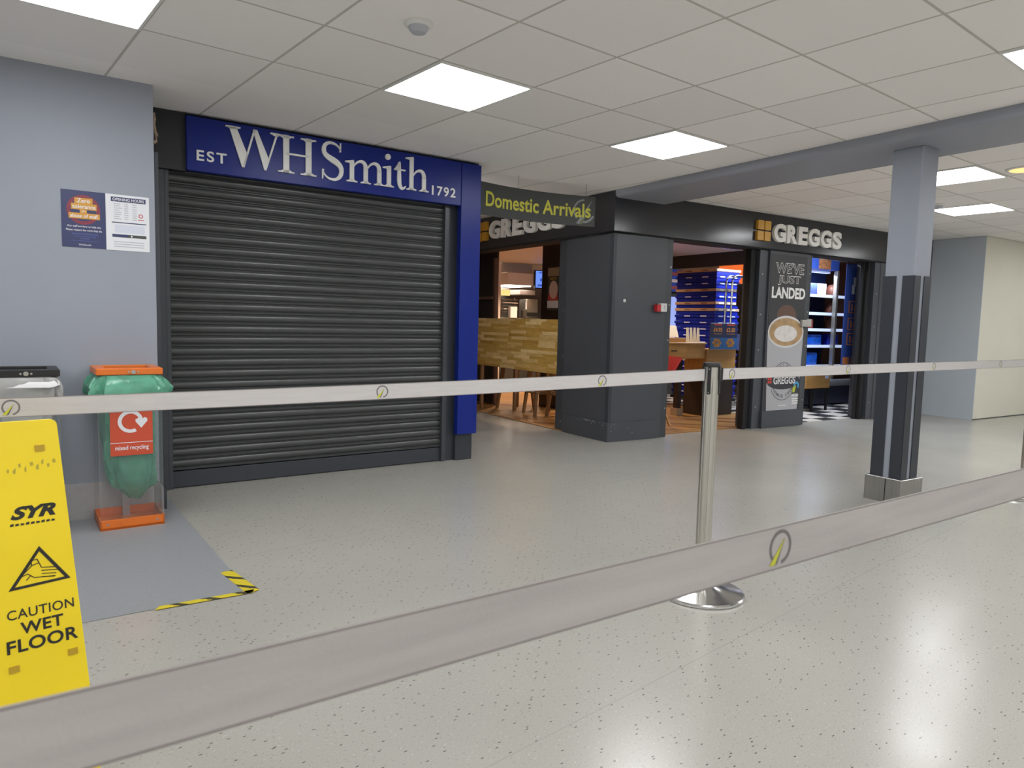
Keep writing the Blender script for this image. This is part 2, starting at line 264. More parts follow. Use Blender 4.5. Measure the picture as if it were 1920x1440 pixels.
# ------------------------------------------------------------------ building helpers
class Frame:
    def __init__(s, ox, oy, yaw, oz=0): s.m = Matrix.Translation((ox, oy, oz)) @ Matrix.Rotation(math.radians(yaw), 4, 'Z')
W = Frame(1.20506, 5.01791, -3.69)        # newsagent's front: x along it, y into the shop
G = Frame(5.11238, 4.81311, -6.5)         # bakery's corner: x along its right front, y along its left front
F0 = Frame(0, 0, 0)
ORG = {}
def tag(o, label, cat, group=None):
    o['label'] = label; o['category'] = cat
    if group: o['group'] = group
    return o
def thing(name, label, cat, frame, org=(0, 0, 0), group=None):
    o = D.objects.new(name, None); C.objects.link(o); o.empty_display_size = .1
    o.matrix_world = frame.m @ Matrix.Translation(org); ORG[o.name] = Vector(org)
    return tag(o, label, cat, group)
class MB:
    def __init__(s): s.b = bmesh.new()
    def merge(s, t):
        me = D.meshes.new('tmp'); t.to_mesh(me); t.free(); s.b.from_mesh(me); D.meshes.remove(me)
    def box(s, x0, x1, y0, y1, z0, z1, bev=0, seg=1):
        t = bmesh.new(); bmesh.ops.create_cube(t, size=1)
        for v in t.verts: v.co = Vector(((x0+x1)/2+v.co.x*(x1-x0), (y0+y1)/2+v.co.y*(y1-y0), (z0+z1)/2+v.co.z*(z1-z0)))
        if bev: bmesh.ops.bevel(t, geom=t.edges[:], offset=bev, segments=seg, affect='EDGES', profile=.5)
        s.merge(t); return s
    def poly(s, pts, n, th):
        """flat polygon given by 3-D points, thickened by th along -n (n the side one sees)"""
        n = Vector(n); vs = [s.b.verts.new(Vector(p)) for p in pts]; ws = [s.b.verts.new(Vector(p)-n*th) for p in pts]
        k = len(pts); fs = [s.b.faces.new(vs), s.b.faces.new(ws[::-1])]
        for i in range(k): s.b.faces.new((vs[i], ws[i], ws[(i+1) % k], vs[(i+1) % k]))
        bmesh.ops.recalc_face_normals(s.b, faces=s.b.faces[:]); return s
    def disc(s, c, u, v, r, th, seg=24, rv=None):
        u, v = Vector(u), Vector(v); rv = rv or r
        return s.poly([Vector(c)+u*r*math.cos(a)+v*rv*math.sin(a) for a in [2*PI*i/seg for i in range(seg)]], u.cross(v), th)
    def arc(s, c, u, v, r0, r1, a0, a1, th, seg=24, taper=False):
        """flat ring sector; taper narrows it towards a1"""
        u, v, c = Vector(u), Vector(v), Vector(c); A = [a0+(a1-a0)*i/seg for i in range(seg+1)]
        n = u.cross(v)
        for i in range(seg):
            def ri(j):
                k = j/seg; m_ = (r0+r1)/2; h = (r1-r0)/2*((1-k)*1+k*.15 if taper else 1); return m_-h, m_+h
            (a, b), (c2, d) = ri(i), ri(i+1); P = lambda r, t: c+u*r*math.cos(t)+v*r*math.sin(t)
            s.poly([P(a, A[i]), P(b, A[i]), P(d, A[i+1]), P(c2, A[i+1])], n, th)
        return s
    def lathe(s, prof, c=(0, 0, 0), seg=32, cap=True):
        c = Vector(c); rings = []
        for r, z in prof: rings.append([s.b.verts.new(c+Vector((r*math.cos(2*PI*i/seg), r*math.sin(2*PI*i/seg), z))) for i in range(seg)])
        for a, b in zip(rings, rings[1:]):
            for i in range(seg): s.b.faces.new((a[i], a[(i+1) % seg], b[(i+1) % seg], b[i]))
        if cap: s.b.faces.new(rings[0][::-1]); s.b.faces.new(rings[-1])
        return s
    def tube(s, path, r, seg=10, r1=None):
        path = [Vector(p) for p in path]; rings = []; n = len(path)
        for i, p in enumerate(path):
            d = (path[min(i+1, n-1)]-path[max(i-1, 0)]).normalized()
            a = Vector((0, 0, 1)) if abs(d.z) < .95 else Vector((1, 0, 0)); u = d.cross(a).normalized(); v = d.cross(u)
            rr = r if r1 is None else r+(r1-r)*i/(n-1)
            rings.append([s.b.verts.new(p+(u*math.cos(2*PI*k/seg)+v*math.sin(2*PI*k/seg))*rr) for k in range(seg)])
        for a, b in zip(rings, rings[1:]):
            for i in range(seg): s.b.faces.new((a[i], a[(i+1) % seg], b[(i+1) % seg], b[i]))
        s.b.faces.new(rings[0]); s.b.faces.new(rings[-1][::-1]); return s
    def bar(s, p, q, wa, wb, wa1=None, wb1=None):
        """square bar from p to q, tapering"""
        p, q = Vector(p), Vector(q); d = (q-p).normalized(); a = Vector((0, 1, 0)) if abs(d.y) < .9 else Vector((1, 0, 0))
        u = d.cross(a).normalized(); v = d.cross(u); wa1 = wa1 or wa; wb1 = wb1 or wb
        R = [[s.b.verts.new(c+u*x*A/2+v*y*B/2) for x, y in ((-1, -1), (1, -1), (1, 1), (-1, 1))] for c, A, B in ((p, wa, wb), (q, wa1, wb1))]
        for i in range(4): s.b.faces.new((R[0][i], R[0][(i+1) % 4], R[1][(i+1) % 4], R[1][i]))
        s.b.faces.new(R[0][::-1]); s.b.faces.new(R[1]); bmesh.ops.recalc_face_normals(s.b, faces=s.b.faces[:]); return s
    def extrude(s, prof, axis_pts):
        """profile points (y,z) swept along x from x0 to x1"""
        x0, x1 = axis_pts; a = [s.b.verts.new((x0, y, z)) for y, z in prof]; b = [s.b.verts.new((x1, y, z)) for y, z in prof]
        for i in range(len(prof)-1): s.b.faces.new((a[i], b[i], b[i+1], a[i+1]))
        return s
    def pieces(s):
        s.b.verts.ensure_lookup_table(); seen = set(); isl = []
        for v0 in s.b.verts:
            if v0 in seen: continue
            st, vs = [v0], []; seen.add(v0)
            while st:
                v = st.pop(); vs.append(v)
                for e in v.link_edges:
                    q = e.other_vert(v)
                    if q not in seen: seen.add(q); st.append(q)
            lo = [min(v.co[i] for v in vs) for i in range(3)]; hi = [max(v.co[i] for v in vs) for i in range(3)]
            fs = {f for v in vs for f in v.link_faces}
            if fs: isl.append((lo, hi, fs))
        n = len(isl)
        if n < 2 or n > 150: return [0]
        up = list(range(n))
        def find(i):
            while up[i] != i: up[i] = up[up[i]]; i = up[i]
            return i
        ln = [max(h-l for l, h in zip(a[0], a[1])) for a in isl]
        for i in range(n):
            for j in range(i):
                gap = math.sqrt(sum(max(0, isl[i][0][k]-isl[j][1][k], isl[j][0][k]-isl[i][1][k])**2 for k in range(3)))
                if gap <= max(.02, .5*max(ln[i], ln[j])): up[find(i)] = find(j)
        gr = {}
        for i in range(n): gr.setdefault(find(i), set()).update(isl[i][2])
        return list(gr.values())
    def build(s, name, m, parent=None, frame=None, org=None, split=True):
        """one mesh object; coordinates are the frame's own"""
        if parent and split:                     # pieces that lie apart become parts of their own
            groups = s.pieces()
            if len(groups) > 1:
                first = None
                for g in groups:
                    t = MB(); idx = {}
                    for f in g:
                        vs = [idx.setdefault(v, None) or idx.__setitem__(v, t.b.verts.new(v.co)) or idx[v] for v in f.verts]
                        t.b.faces.new(vs)
                    o = t.build(name, m, parent, split=False); first = first or o
                s.b.free(); return first
        o0 = ORG.get(parent.name, Vector((0, 0, 0))) if parent else Vector(org or (0, 0, 0))
        for v in s.b.verts: v.co -= o0
        me = D.meshes.new(name); s.b.to_mesh(me); s.b.free()
        for f in me.polygons: f.use_smooth = True
        me.set_sharp_from_angle(angle=math.radians(32))
        me.materials.append(M[m]); o = D.objects.new(name, me); C.objects.link(o)
        if parent:
            o.parent = parent; ORG[o.name] = o0
        else:
            o.matrix_world = (frame or F0).m @ Matrix.Translation(o0)
            ORG[o.name] = o0
        return o
def struct(mb, name, m, frame=F0, org=None):
    o = mb.build(name, m, None, frame, org); o['kind'] = 'structure'; return o
def part_label(o, l): o['label'] = l; return o

FONT = {}
def text_bm(s, bold=0.0, spacing=1.0, shear=0.0):
    c = D.curves.new('txt', 'FONT'); c.body = s; c.offset = bold; c.space_character = spacing; c.shear = shear; c.resolution_u = 5; c.fill_mode = 'FRONT'
    o = D.objects.new('txt', c); C.objects.link(o)
    dg = bpy.context.evaluated_depsgraph_get(); me = D.meshes.new_from_object(o.evaluated_get(dg))
    b = bmesh.new(); b.from_mesh(me); D.meshes.remove(me); D.objects.remove(o); D.curves.remove(c)
    return b
def text(mb, s, o, u, v, w_, h, th=.0006, bold=0.0, spacing=1.0, align='l', fn=None, shear=0.0, keep=False):
    """letters with lower-left corner o, running along u, upright along v, fitted into w_ x h; th is their thickness"""
    b = text_bm(s, bold, spacing, shear); xs = [q.co.x for q in b.verts]; ys = [q.co.y for q in b.verts]
    x0, x1, y0, y1 = min(xs), max(xs), min(ys), max(ys); sy = h/(y1-y0); sx = (w_/(x1-x0)) if w_ else sy
    u, v, o = Vector(u), Vector(v), Vector(o); n = u.cross(v); sh = -(x1-x0)*sx*(0 if align == 'l' else .5 if align == 'c' else 1)
    if th:
        r = bmesh.ops.extrude_face_region(b, geom=b.faces[:]); top = {g for g in r['geom'] if isinstance(g, bmesh.types.BMVert)}
    else: top = set()
    for q in b.verts:
        X, Y = (q.co.x-x0)*sx+sh, (q.co.y-y0)*sy
        if fn: p, nn = fn(X, Y)
        else: p, nn = o+u*X+v*Y, n
        q.co = p+(nn*th if q in top else Vector((0, 0, 0)))
    bmesh.ops.recalc_face_normals(b, faces=b.faces[:]); mb.merge(b); return mb

# ------------------------------------------------------------------ the hall
XF, XR = (1, 0, 0), (0, 0, 1)
def gpt(x, y, z=0): return tuple(G.m @ Vector((x, y, z)))
def slab(poly, z, th, name, m): 
    mb = MB(); mb.poly([(x, y, z) for x, y in poly], (0, 0, 1), th); return struct(mb, name, m)
slab([(-5, -8), (14, -8), (14, 14), (-5, 14)], 0, .2, 'floor', 'floor')
mb = MB().box(-4.5, -.07, -2.083, -.02, .0005, .003); struct(mb, 'floor_inset', 'lino', W)
mb = MB().poly([gpt(-12, -13)[:2]+(CEIL,), gpt(.08, -13)[:2]+(CEIL,), gpt(.08, 9)[:2]+(CEIL,), gpt(-12, 9)[:2]+(CEIL,)], (0, 0, 1), -.1); struct(mb, 'ceiling', 'ceil')
FC = Frame(6.17, 2.13, -2.6)
inv = FC.m.inverted()
mb = MB().poly([tuple((inv @ Vector(gpt(x, y)))[:2])+(CEIL,) for x, y in ((.5, -13), (10, -13), (10, .3), (.5, .3))], (0, 0, 1), -.1); struct(mb, 'ceiling', 'ceil2', FC)
# far walls of the hall
struct(MB().box(-5.1, -5, -8, 14, 0, CEIL), 'wall_west', 'off'); struct(MB().box(-5, 14, -8.1, -8, 0, CEIL), 'wall_south', 'off')
struct(MB().box(13.4, 13.5, -8, 14, 0, CEIL), 'wall_east', 'off')
struct(MB().box(-5, 14, 14, 14.1, 0, CEIL), 'wall_north', 'off')
# grey wall with the notices, its return and its skirting
mb = MB().box(-6, -.158, -.545, 0.25, 0, CEIL); struct(mb, 'wall_left', 'wall', W)
mb = MB().box(-6, -.17, -.553, -.545, 0, .205, .002); struct(mb, 'baseboard_left', 'skirt', W)
mb = MB().box(-.158, -.134, -.53, -.02, 0, 2.05).box(-.158, -.118, -.53, -.05, 0, .13, .002); struct(mb, 'trim_1', 'shutbar', W)
mb = MB().box(-.158, .10, -.075, .1, 2.05, CEIL-.001); struct(mb, 'trim_2', 'darker', W)
mb = MB().box(.10, 2.30, -.06, .1, 2.06, CEIL-.001); struct(mb, 'trim_3', 'blackm', W)
mb = MB().box(-.134, -.02, -.03, .02, 0, 2.05, .002).box(-.075, -.02, -.045, -.03, 0, 2.05, .003); struct(mb, 'trim_4', 'frame', W)
mb = MB().box(2.055, 2.13, -.02, .08, 0, 2.06).box(2.13, 2.29, -.055, .2, 0, .22, .004).box(2.13, 2.28, -.05, .2, 0.22, CEIL-.002); struct(mb, 'trim_5', 'shutbar', W)
mb = MB().box(2.10, 2.28, .1, 5.5, 0, CEIL-.002); struct(mb, 'wall_passage', 'white', W)
mb = MB().box(-.1, 2.2, .1, .2, 0, CEIL-.002); struct(mb, 'wall_shop', 'blackm', W)

# roller shutter
sh = thing('roller_shutter', 'closed dark grey roller shutter below the blue sign', 'shutter', W, (1.0, 0, 0))
prof = []; z = .115; pit = .0742
while z < 2.11:
    for dz, y in ((0, .004), (.006, -.010), (.012, -.011), (.017, .002), (.021, .006), (.026, .000), (.036, -.006), (.046, -.008), (.056, -.007), (.064, -.003), (.071, .004)):
        prof.append((y, z+dz))
    z += pit
MB().extrude(prof, (-.02, 2.03)).build('slat_curtain', 'slat', sh)
MB().box(-.02, 2.03, -.012, .02, .004, .112, .004).build('bottom_bar', 'shutbar', sh)
MB().box(-.02, .006, -.035, .03, 0, 2.06, .002).build('guide_rail', 'frame', sh)
MB().box(2.010, 2.042, -.04, .03, 0, 2.06, .002).box(2.046, 2.055, -.03, .03, 0, 2.06).build('guide_rail', 'frame', sh)

# blue shop sign with serif letters
sg = thing('shop_sign', 'long royal blue shop sign with white serif name over the shutter', 'sign', W, (1.1, -.11, 2.05))
MB().box(.098, 2.108, -.112, -.055, 2.052, 2.388, .003).build('sign_panel', 'blue', sg)
MB().box(2.112, 2.296, -.112, -.054, .224, 2.388, .003).build('side_panel', 'blue', sg)
Y0 = -.113
U, V = (1, 0, 0), (0, 0, 1)
mb = MB(); text(mb, 'EST', (.156, Y0, 2.118), U, V, .182, .066, .004, .018, 1.25); mb.build('est_lettering', 'letter', sg)
mb = MB(); text(mb, '1792', (1.845, Y0, 2.105), U, V, .21, .072, .004, .018, 1.2); mb.build('year_lettering', 'letter', sg)
def quad(mb, pts, th=.012):
    mb.poly([(x, Y0-th, z) for x, z in pts], (0, -1, 0), th+.001)
def ribbon(mb, pts, ws, th=.012):
    """stroke of changing width"""
    P = [Vector((a, b)) for a, b in pts]; n = len(P); Lp, Rp = [], []
    for i in range(n):
        d = (P[min(i+1, n-1)]-P[max(i-1, 0)]).normalized(); q = Vector((-d.y, d.x))*ws[i]/2
        Lp.append(P[i]+q); Rp.append(P[i]-q)
    for i in range(n-1): quad(mb, [Lp[i], Rp[i], Rp[i+1], Lp[i+1]], th)
def bez(p0, p1, p2, p3, n=10):
    return [tuple(p0[k]*(1-t)**3+3*p1[k]*t*(1-t)**2+3*p2[k]*t*t*(1-t)+p3[k]*t**3 for k in (0, 1)) for t in [i/n for i in range(n+1)]]
def lerpw(a, b, n, c=None):
    return [a+(b-a)*i/(n-1) if c is None else (a*(1-2*i/(n-1))+c*2*i/(n-1) if i < (n-1)/2 else c*(2-2*i/(n-1))+b*(2*i/(n-1)-1)) for i in range(n)]
B_, T_ = 2.117, 2.365
def serif(mb, xc, w_, z, up):
    k = .009 if up else -.009
    quad(mb, [(xc-w_/2, z), (xc+w_/2, z), (xc+w_/2, z+k), (xc-w_/2, z+k)])
    quad(mb, [(xc-w_*.36, z+k), (xc+w_*.36, z+k), (xc+w_*.2, z+2.1*k), (xc-w_*.2, z+2.1*k)])
# W
mb = MB()
quad(mb, [(.352, T_-.004), (.398, T_-.004), (.470, 2.19), (.441, B_-.004), (.432, B_-.004)]); quad(mb, [(.436, B_-.004), (.447, B_-.004), (.520, T_), (.507, T_)])
quad(mb, [(.503, T_), (.530, T_), (.606, 2.185), (.583, B_-.004), (.575, B_-.004)]); quad(mb, [(.578, B_-.004), (.589, B_-.004), (.668, T_-.004), (.655, T_-.004)])
serif(mb, .378, .092, T_, False); serif(mb, .655, .075, T_, False); mb.build('letter', 'letter', sg)
# H
mb = MB()
for xc in (.722, .876):
    quad(mb, [(xc-.020, B_), (xc+.020, B_), (xc+.020, T_), (xc-.020, T_)]); serif(mb, xc, .112, B_, True); serif(mb, xc, .105, T_-.003, False)
quad(mb, [(.722, 2.238), (.876, 2.238), (.876, 2.250), (.722, 2.250)]); mb.build('letter', 'letter', sg)
# S
mb = MB()
p1 = bez((1.106, 2.318), (1.092, 2.378), (.982, 2.386), (.984, 2.310)) + bez((.984, 2.310), (.986, 2.245), (1.118, 2.255), (1.114, 2.178))[1:] + bez((1.114, 2.178), (1.110, 2.095), (.998, 2.095), (.978, 2.168))[1:]
ws = lerpw(.006, .030, 11, .018)+lerpw(.030, .030, 10, .044)+lerpw(.030, .006, 10, .016)
ribbon(mb, p1, ws); quad(mb, [(1.098, 2.31), (1.110, 2.31), (1.110, 2.372), (1.103, 2.372)]); quad(mb, [(.972, 2.112), (.979, 2.112), (.986, 2.178), (.972, 2.178)]); mb.build('letter', 'letter', sg)
# m
XH = 2.268
def arch(mb, x0, x1):
    ribbon(mb, bez((x0, 2.225), (x0+.03, 2.285), (x1+.004, 2.285), (x1, 2.215))[0:], lerpw(.008, .032, 11, .022))
    quad(mb, [(x1-.016, B_), (x1+.016, B_), (x1+.016, 2.222), (x1-.016, 2.222)]); serif(mb, x1, .078, B_, True)
def stem(mb, xc, top, fl=.034):
    quad(mb, [(xc-.016, B_), (xc+.016, B_), (xc+.016, top), (xc-.016, top-.012)]); quad(mb, [(xc-.016-fl, top-.010), (xc+.012, top+.004), (xc, top-.022), (xc-.016-fl, top-.018)]); serif(mb, xc, .082, B_, True)
mb = MB(); stem(mb, 1.192, XH); arch(mb, 1.205, 1.298); arch(mb, 1.311, 1.404); mb.build('letter', 'letter', sg)
# i
mb = MB(); stem(mb, 1.481, XH); mb.disc((1.472, Y0-.012, 2.333), U, V, .0215, .013, 20); mb.build('letter', 'letter', sg)
# t
mb = MB(); ribbon(mb, [(1.564, 2.305), (1.564, 2.20)]+bez((1.564, 2.20), (1.562, 2.10), (1.602, 2.112), (1.618, 2.140))[1:], [.020, .031]+lerpw(.031, .006, 10, .024)); quad(mb, [(1.524, 2.248), (1.615, 2.248), (1.615, 2.259), (1.524, 2.259)]); quad(mb, [(1.524, 2.250), (1.556, 2.250), (1.573, 2.312), (1.564, 2.312)]); mb.build('letter', 'letter', sg)
# h
mb = MB(); stem(mb, 1.666, 2.360); arch(mb, 1.680, 1.772); mb.build('letter', 'letter', sg)

# loose cable by the sign
cb = MB().tube([(-.120, -.30, 2.32), (-.115, -.29, 2.29), (-.12, -.295, 2.26), (-.112, -.28, 2.23)], .013, 8).tube([(-.115, -.29, 2.23), (-.10, -.28, 2.20), (-.105, -.285, 2.16), (-.12, -.29, 2.15)], .010, 8).build('cable', 'beige', None, W, (-.12, -.29, 2.15))
tag(cb, 'loose beige cable end hanging in the dark corner beside the blue sign', 'cable')

# ------------------------------------------------------------------ notices on the grey wall
n_ = (0, -1, 0); YP = -.5455
def rect(mb, x0, x1, z0, z1, y, th=.0008): return mb.box(x0, x1, y-th, y, z0, z1)
ps = thing('poster', 'navy zero tolerance poster with red ring on grey wall', 'poster', W, (-.505, YP, 1.49))
rect(MB(), -.608, -.403, 1.490, 1.790, YP, .002).build('sheet', 'navy', ps)
MB().arc((-.506, YP-.0024, 1.690), U, V, .061, .078, 0, 2*PI, .0006, 40).build('ring', 'poster_red', ps)
mb = MB()
for x0, x1, z0, z1 in ((-.547, -.463, 1.722, 1.752), (-.563, -.444, 1.690, 1.722), (-.523, -.490, 1.672, 1.692), (-.575, -.430, 1.642, 1.672)): rect(mb, x0, x1, z0, z1, YP-.0031)
mb.build('text_block', 'poster_gold', ps)
mb = MB()
for s_, x0, x1, z0, h in (('Zero', -.535, -.475, 1.727, .021), ('tolerance', -.558, -.449, 1.696, .021), ('on', -.515, -.498, 1.677, .009), ('abuse of staff.', -.568, -.436, 1.648, .019)):
    text(mb, s_, (x0, YP-.004, z0), U, V, x1-x0, h, .0003, .012)
text(mb, 'Our staff are here to help you.', (-.582, YP-.0022, 1.594), U, V, .158, .0135, .0003, .01)
text(mb, 'Please respect the work they do.', (-.588, YP-.0022, 1.574), U, V, .168, .0135, .0003, .01)
text(mb, 'WHSmith', (-.532, YP-.0022, 1.500), U, V, .058, .010, .0003)
mb.build('lettering', 'paper', ps)
mb = MB(); rect(mb, -.562, -.440, 1.559, 1.565, YP-.0022, .0004); rect(mb, -.550, -.450, 1.547, 1.551, YP-.0022, .0004); rect(mb, -.525, -.480, 1.535, 1.540, YP-.0022, .0004); rect(mb, -.565, -.440, 1.524, 1.527, YP-.0022, .0004); mb.build('small_print', 'print_blue', ps)
nt_ = thing('notice', 'white opening hours notice beside the navy poster', 'notice', W, (-.295, YP, 1.49))
rect(MB(), -.401, -.188, 1.488, 1.790, YP, .002).build('sheet', 'paper', nt_)
mb = MB(); rect(mb, -.376, -.205, 1.752, 1.777, YP-.0022); rect(mb, -.372, -.203, 1.637, 1.642, YP-.0022); mb.build('heading_bar', 'navy', nt_)
mb = MB(); rect(mb, -.372, -.295, 1.560, 1.576, YP-.0022); mb.build('footer_bar', 'navy', nt_)
mb = MB(); rect(mb, -.295, -.204, 1.560, 1.576, YP-.0022); mb.build('footer_bar', 'print_dk', nt_)
mb = MB(); text(mb, 'OPENING HOURS', (-.368, YP-.0032, 1.757), U, V, .155, .015, .0003, .012); rect(mb, -.281, -.274, 1.563, 1.573, YP-.0032); mb.build('lettering', 'paper', nt_)
mb = MB()
for k in range(8):
    z0 = 1.738-k*.0115
    rect(mb, -.362, -.362+random.uniform(.026, .046), z0, z0+.0045, YP-.0022, .0004); rect(mb, -.312, -.292, z0, z0+.0045, YP-.0022, .0004); rect(mb, -.272, -.250, z0, z0+.0045, YP-.0022, .0004)
for k in range(3): rect(mb, -.365, -.215, 1.533-k*.013, 1.538-k*.013, YP-.0022, .0004)
mb.build('small_print', 'print_grey', nt_)
mb = MB(); rect(mb, -.360, -.212, 1.585, 1.628, YP-.0022, .0004); mb.build('shaded_box', 'print_pale', nt_)
mb = MB().arc((-.230, YP-.003, 1.683), U, V, .007, .0115, 0, 2*PI, .0005, 20); rect(mb, -.246, -.214, 1.660, 1.6635, YP-.0022); mb.build('red_symbol', 'print_red', nt_)

# ------------------------------------------------------------------ recycling bins
def bin_(x0, x1, lidm, basem, label, orange):
    y0, y1 = -.853, -.562; b = thing('recycling_bin', label, 'bin', W, ((x0+x1)/2, -.71, 0))
    MB().box(x0, x1, y0, y1, .003, .016).box(x0, x1, y0, y0+.006, .003, .057, .001).box(x0, x1, y1-.006, y1, .003, .057).box(x0, x0+.006, y0, y1, .003, .057).box(x1-.006, x1, y0, y1, .003, .057).build('base_tray', basem, b)
    mb = MB()
    for x in (x0+.035, x1-.035): mb.disc((x, y0-.0015, .034), U, V, .006, .003, 12)
    mb.build('screw', 'screw', b)
    MB().box(x0, x1, y0+.006, y0+.010, .03, .82).build('front_panel', 'acrylic', b)
    MB().box(x0+.002, x0+.006, y0+.011, y1-.011, .03, .82).build('side_panel', 'acrylic', b)
    MB().box(x1-.006, x1-.002, y0+.011, y1-.011, .03, .80).build('side_panel', 'acrylic', b)
    MB().box(x1-.008, x1+.004, y0+.03, y1-.02, .03, .20).build('lower_side_panel', 'acrylicg', b)
    MB().box((x0+x1)/2-.02, (x0+x1)/2+.015, y1-.05, y1-.02, .016, .83).box((x0+x1)/2-.05, (x0+x1)/2+.01, y1-.055, y1-.05, .16, .19).build('support_post', 'alu', b)
    lid = MB()
    f = .045
    lid.box(x0-.004, x1+.004, y0-.006, y0+f, .822, .857, .004).box(x0-.004, x1+.004, y1-f, y1+.004, .822, .857, .004).box(x0-.004, x0+f, y0+f, y1-f, .822, .857, .003).box(x1-f, x1+.004, y0+f, y1-f, .822, .857, .003)
    l = lid.build('lid', lidm, b)
    lc = (x0+x1)/2+.015
    k = MB().disc((lc, y0-.012, .838), U, V, .011, .007, 16); k.disc((lc-.022, y0-.010, .838), U, V, .005, .005, 12).disc((lc+.022, y0-.010, .838), U, V, .005, .005, 12); k.build('lock', 'screw', l)
    if orange:
        yl = y0+.0055
        p = MB().box(x0+.055, x1-.050, yl-.002, yl, .395, .70).build('label_plate', 'labelred', b)
        cx, cz = (x0+x1)/2-.002, .575
        m_ = MB().arc((cx, yl-.0026, cz), U, V, .042, .060, math.radians(14), math.radians(298), .0005, 36)
        tip = Vector((cx+.050, yl-.0028, cz-.036))
        m_.poly([tip, tip+Vector((.030, 0, .036)), tip+Vector((.029, 0, .050)), tip+Vector((.018, 0, .056)), tip+Vector((.004, 0, .048)), tip+Vector((-.012, 0, .054)), tip+Vector((-.027, 0, .046)), tip+Vector((-.026, 0, .034))], (0, -1, 0), .0005)
        m_.build('recycling_arrow', 'paper', p)
        m_ = MB().box(x0+.056, x1-.051, yl-.0026, yl-.0021, .462, .465); text(m_, 'mixed recycling', ((x0+x1)/2+.003, yl-.0021, .418), U, V, .158, .030, .0005, .012, align='c'); m_.build('lettering', 'paper', p)
    return b
bin_(-.492, -.186, 'orange', 'orange', 'clear recycling bin with orange lid, orange base and red label', True)
bin_(-.960, -.655, 'black', 'black', 'black-lidded recycling bin against grey wall, left of the orange one', False)
def bag(x0, x1, name, mc, mi, label, cat, low, seed, flare):
    rnd = random.Random(seed); y0, y1 = -.853, -.562; cx, cy = (x0+x1)/2, (y0+y1)/2; hx, hy = (x1-x0)/2, (y1-y0)/2
    t = thing(name, label, cat, W, (cx, cy, .82)); N = 72
    def sup(a, ax, ay, e=.25):
        c_, s_ = math.cos(a), math.sin(a); return (ax*math.copysign(abs(c_)**e, c_), ay*math.copysign(abs(s_)**e, s_))
    ph = [rnd.uniform(0, 6.3) for _ in range(8)]
    def wob(a, z, k=1): return k*(.5*math.sin(5*a+ph[0]+z*9)+.6*math.sin(9*a+ph[1]-z*16)+.4*math.sin(17*a+ph[2]+z*30))
    mb = MB(); rows = []
    for j, (z, off) in enumerate(((.820, .000), (.812, .010), (.79, .016+flare*.4), (.765, .018+flare*.7), (.742, .017+flare), (.722, .014+flare), (.708, .010+flare*.9))):
        row = []
        for i in range(N):
            a = 2*PI*i/N; x, y = sup(a, hx+off, hy+off); d = wob(a, z, .008+.008*j/6) if j else 0
            zz = z+(.014*math.sin(3*a+ph[4])+.012*math.sin(7*a+ph[3]) if j > 3 else 0)
            row.append(mb.b.verts.new((cx+x*(1+d/hx), min(cy+y*(1+d/hy), -.557), zz)))
        rows.append(row)
    for A, B in zip(rows, rows[1:]):
        for i in range(N): mb.b.faces.new((A[i], A[(i+1) % N], B[(i+1) % N], B[i]))
    mb.build('folded_collar', mc, t)
    if mc == 'greybag':
        mb = MB(); rows = []
        for z, off in ((.806, .013), (.794, .020), (.778, .022)):
            row = []
            for i in range(N):
                a = 2*PI*i/N; x, y = sup(a, hx+off, hy+off); row.append(mb.b.verts.new((cx+x, min(cy+y, -.557), z-.010*math.exp(-((a-4.9)/.35)**2))))
            rows.append(row)
        for A, B in zip(rows, rows[1:]):
            for i in range(N): mb.b.faces.new((A[i], A[(i+1) % N], B[(i+1) % N], B[i]))
        mb.build('hem', 'whitebag', t)
    mb = MB(); rows = []; zs = [.818, .76, .66, .56, .46, .38, .30, .25, .21, .18, low]
    for j, z in enumerate(zs):
        k = j/(len(zs)-1); sx = hx*(.90-.26*k**1.6 if k < .8 else .72-.6*(k-.8)/.2*.85); sy = hy*(.93-.35*k**1.5 if k < .8 else .58-.42*(k-.8)/.2)
        row = []
        for i in range(N):
            a = 2*PI*i/N; x, y = sup(a, sx, sy, .45); d = wob(a, z, .017*min(1, k*4))
            row.append(mb.b.verts.new((cx+.03*k*k+(x*(1+d/hx)), cy+.02*k+y*(1+d/hy), z+(.03*math.sin(2*a+.6)*max(0, k-.55)))))
        rows.append(row)
    for A, B in zip(rows, rows[1:]):
        for i in range(N): mb.b.faces.new((A[i], A[(i+1) % N], B[(i+1) % N], B[i]))
    mb.b.faces.new(rows[-1]); mb.build('hanging_bag', mi, t)
    return t
bag(-.480, -.198, 'bin_bag', 'bag', 'bagin', 'crumpled green bin bag folded over the rim of the orange bin', 'bin bag', .135, 3, .030)
bag(-.948, -.667, 'bin_bag', 'greybag', 'greybag', 'pale grey bin bag folded over the rim of the black-lidded bin', 'bin bag', .12, 5, -.004)

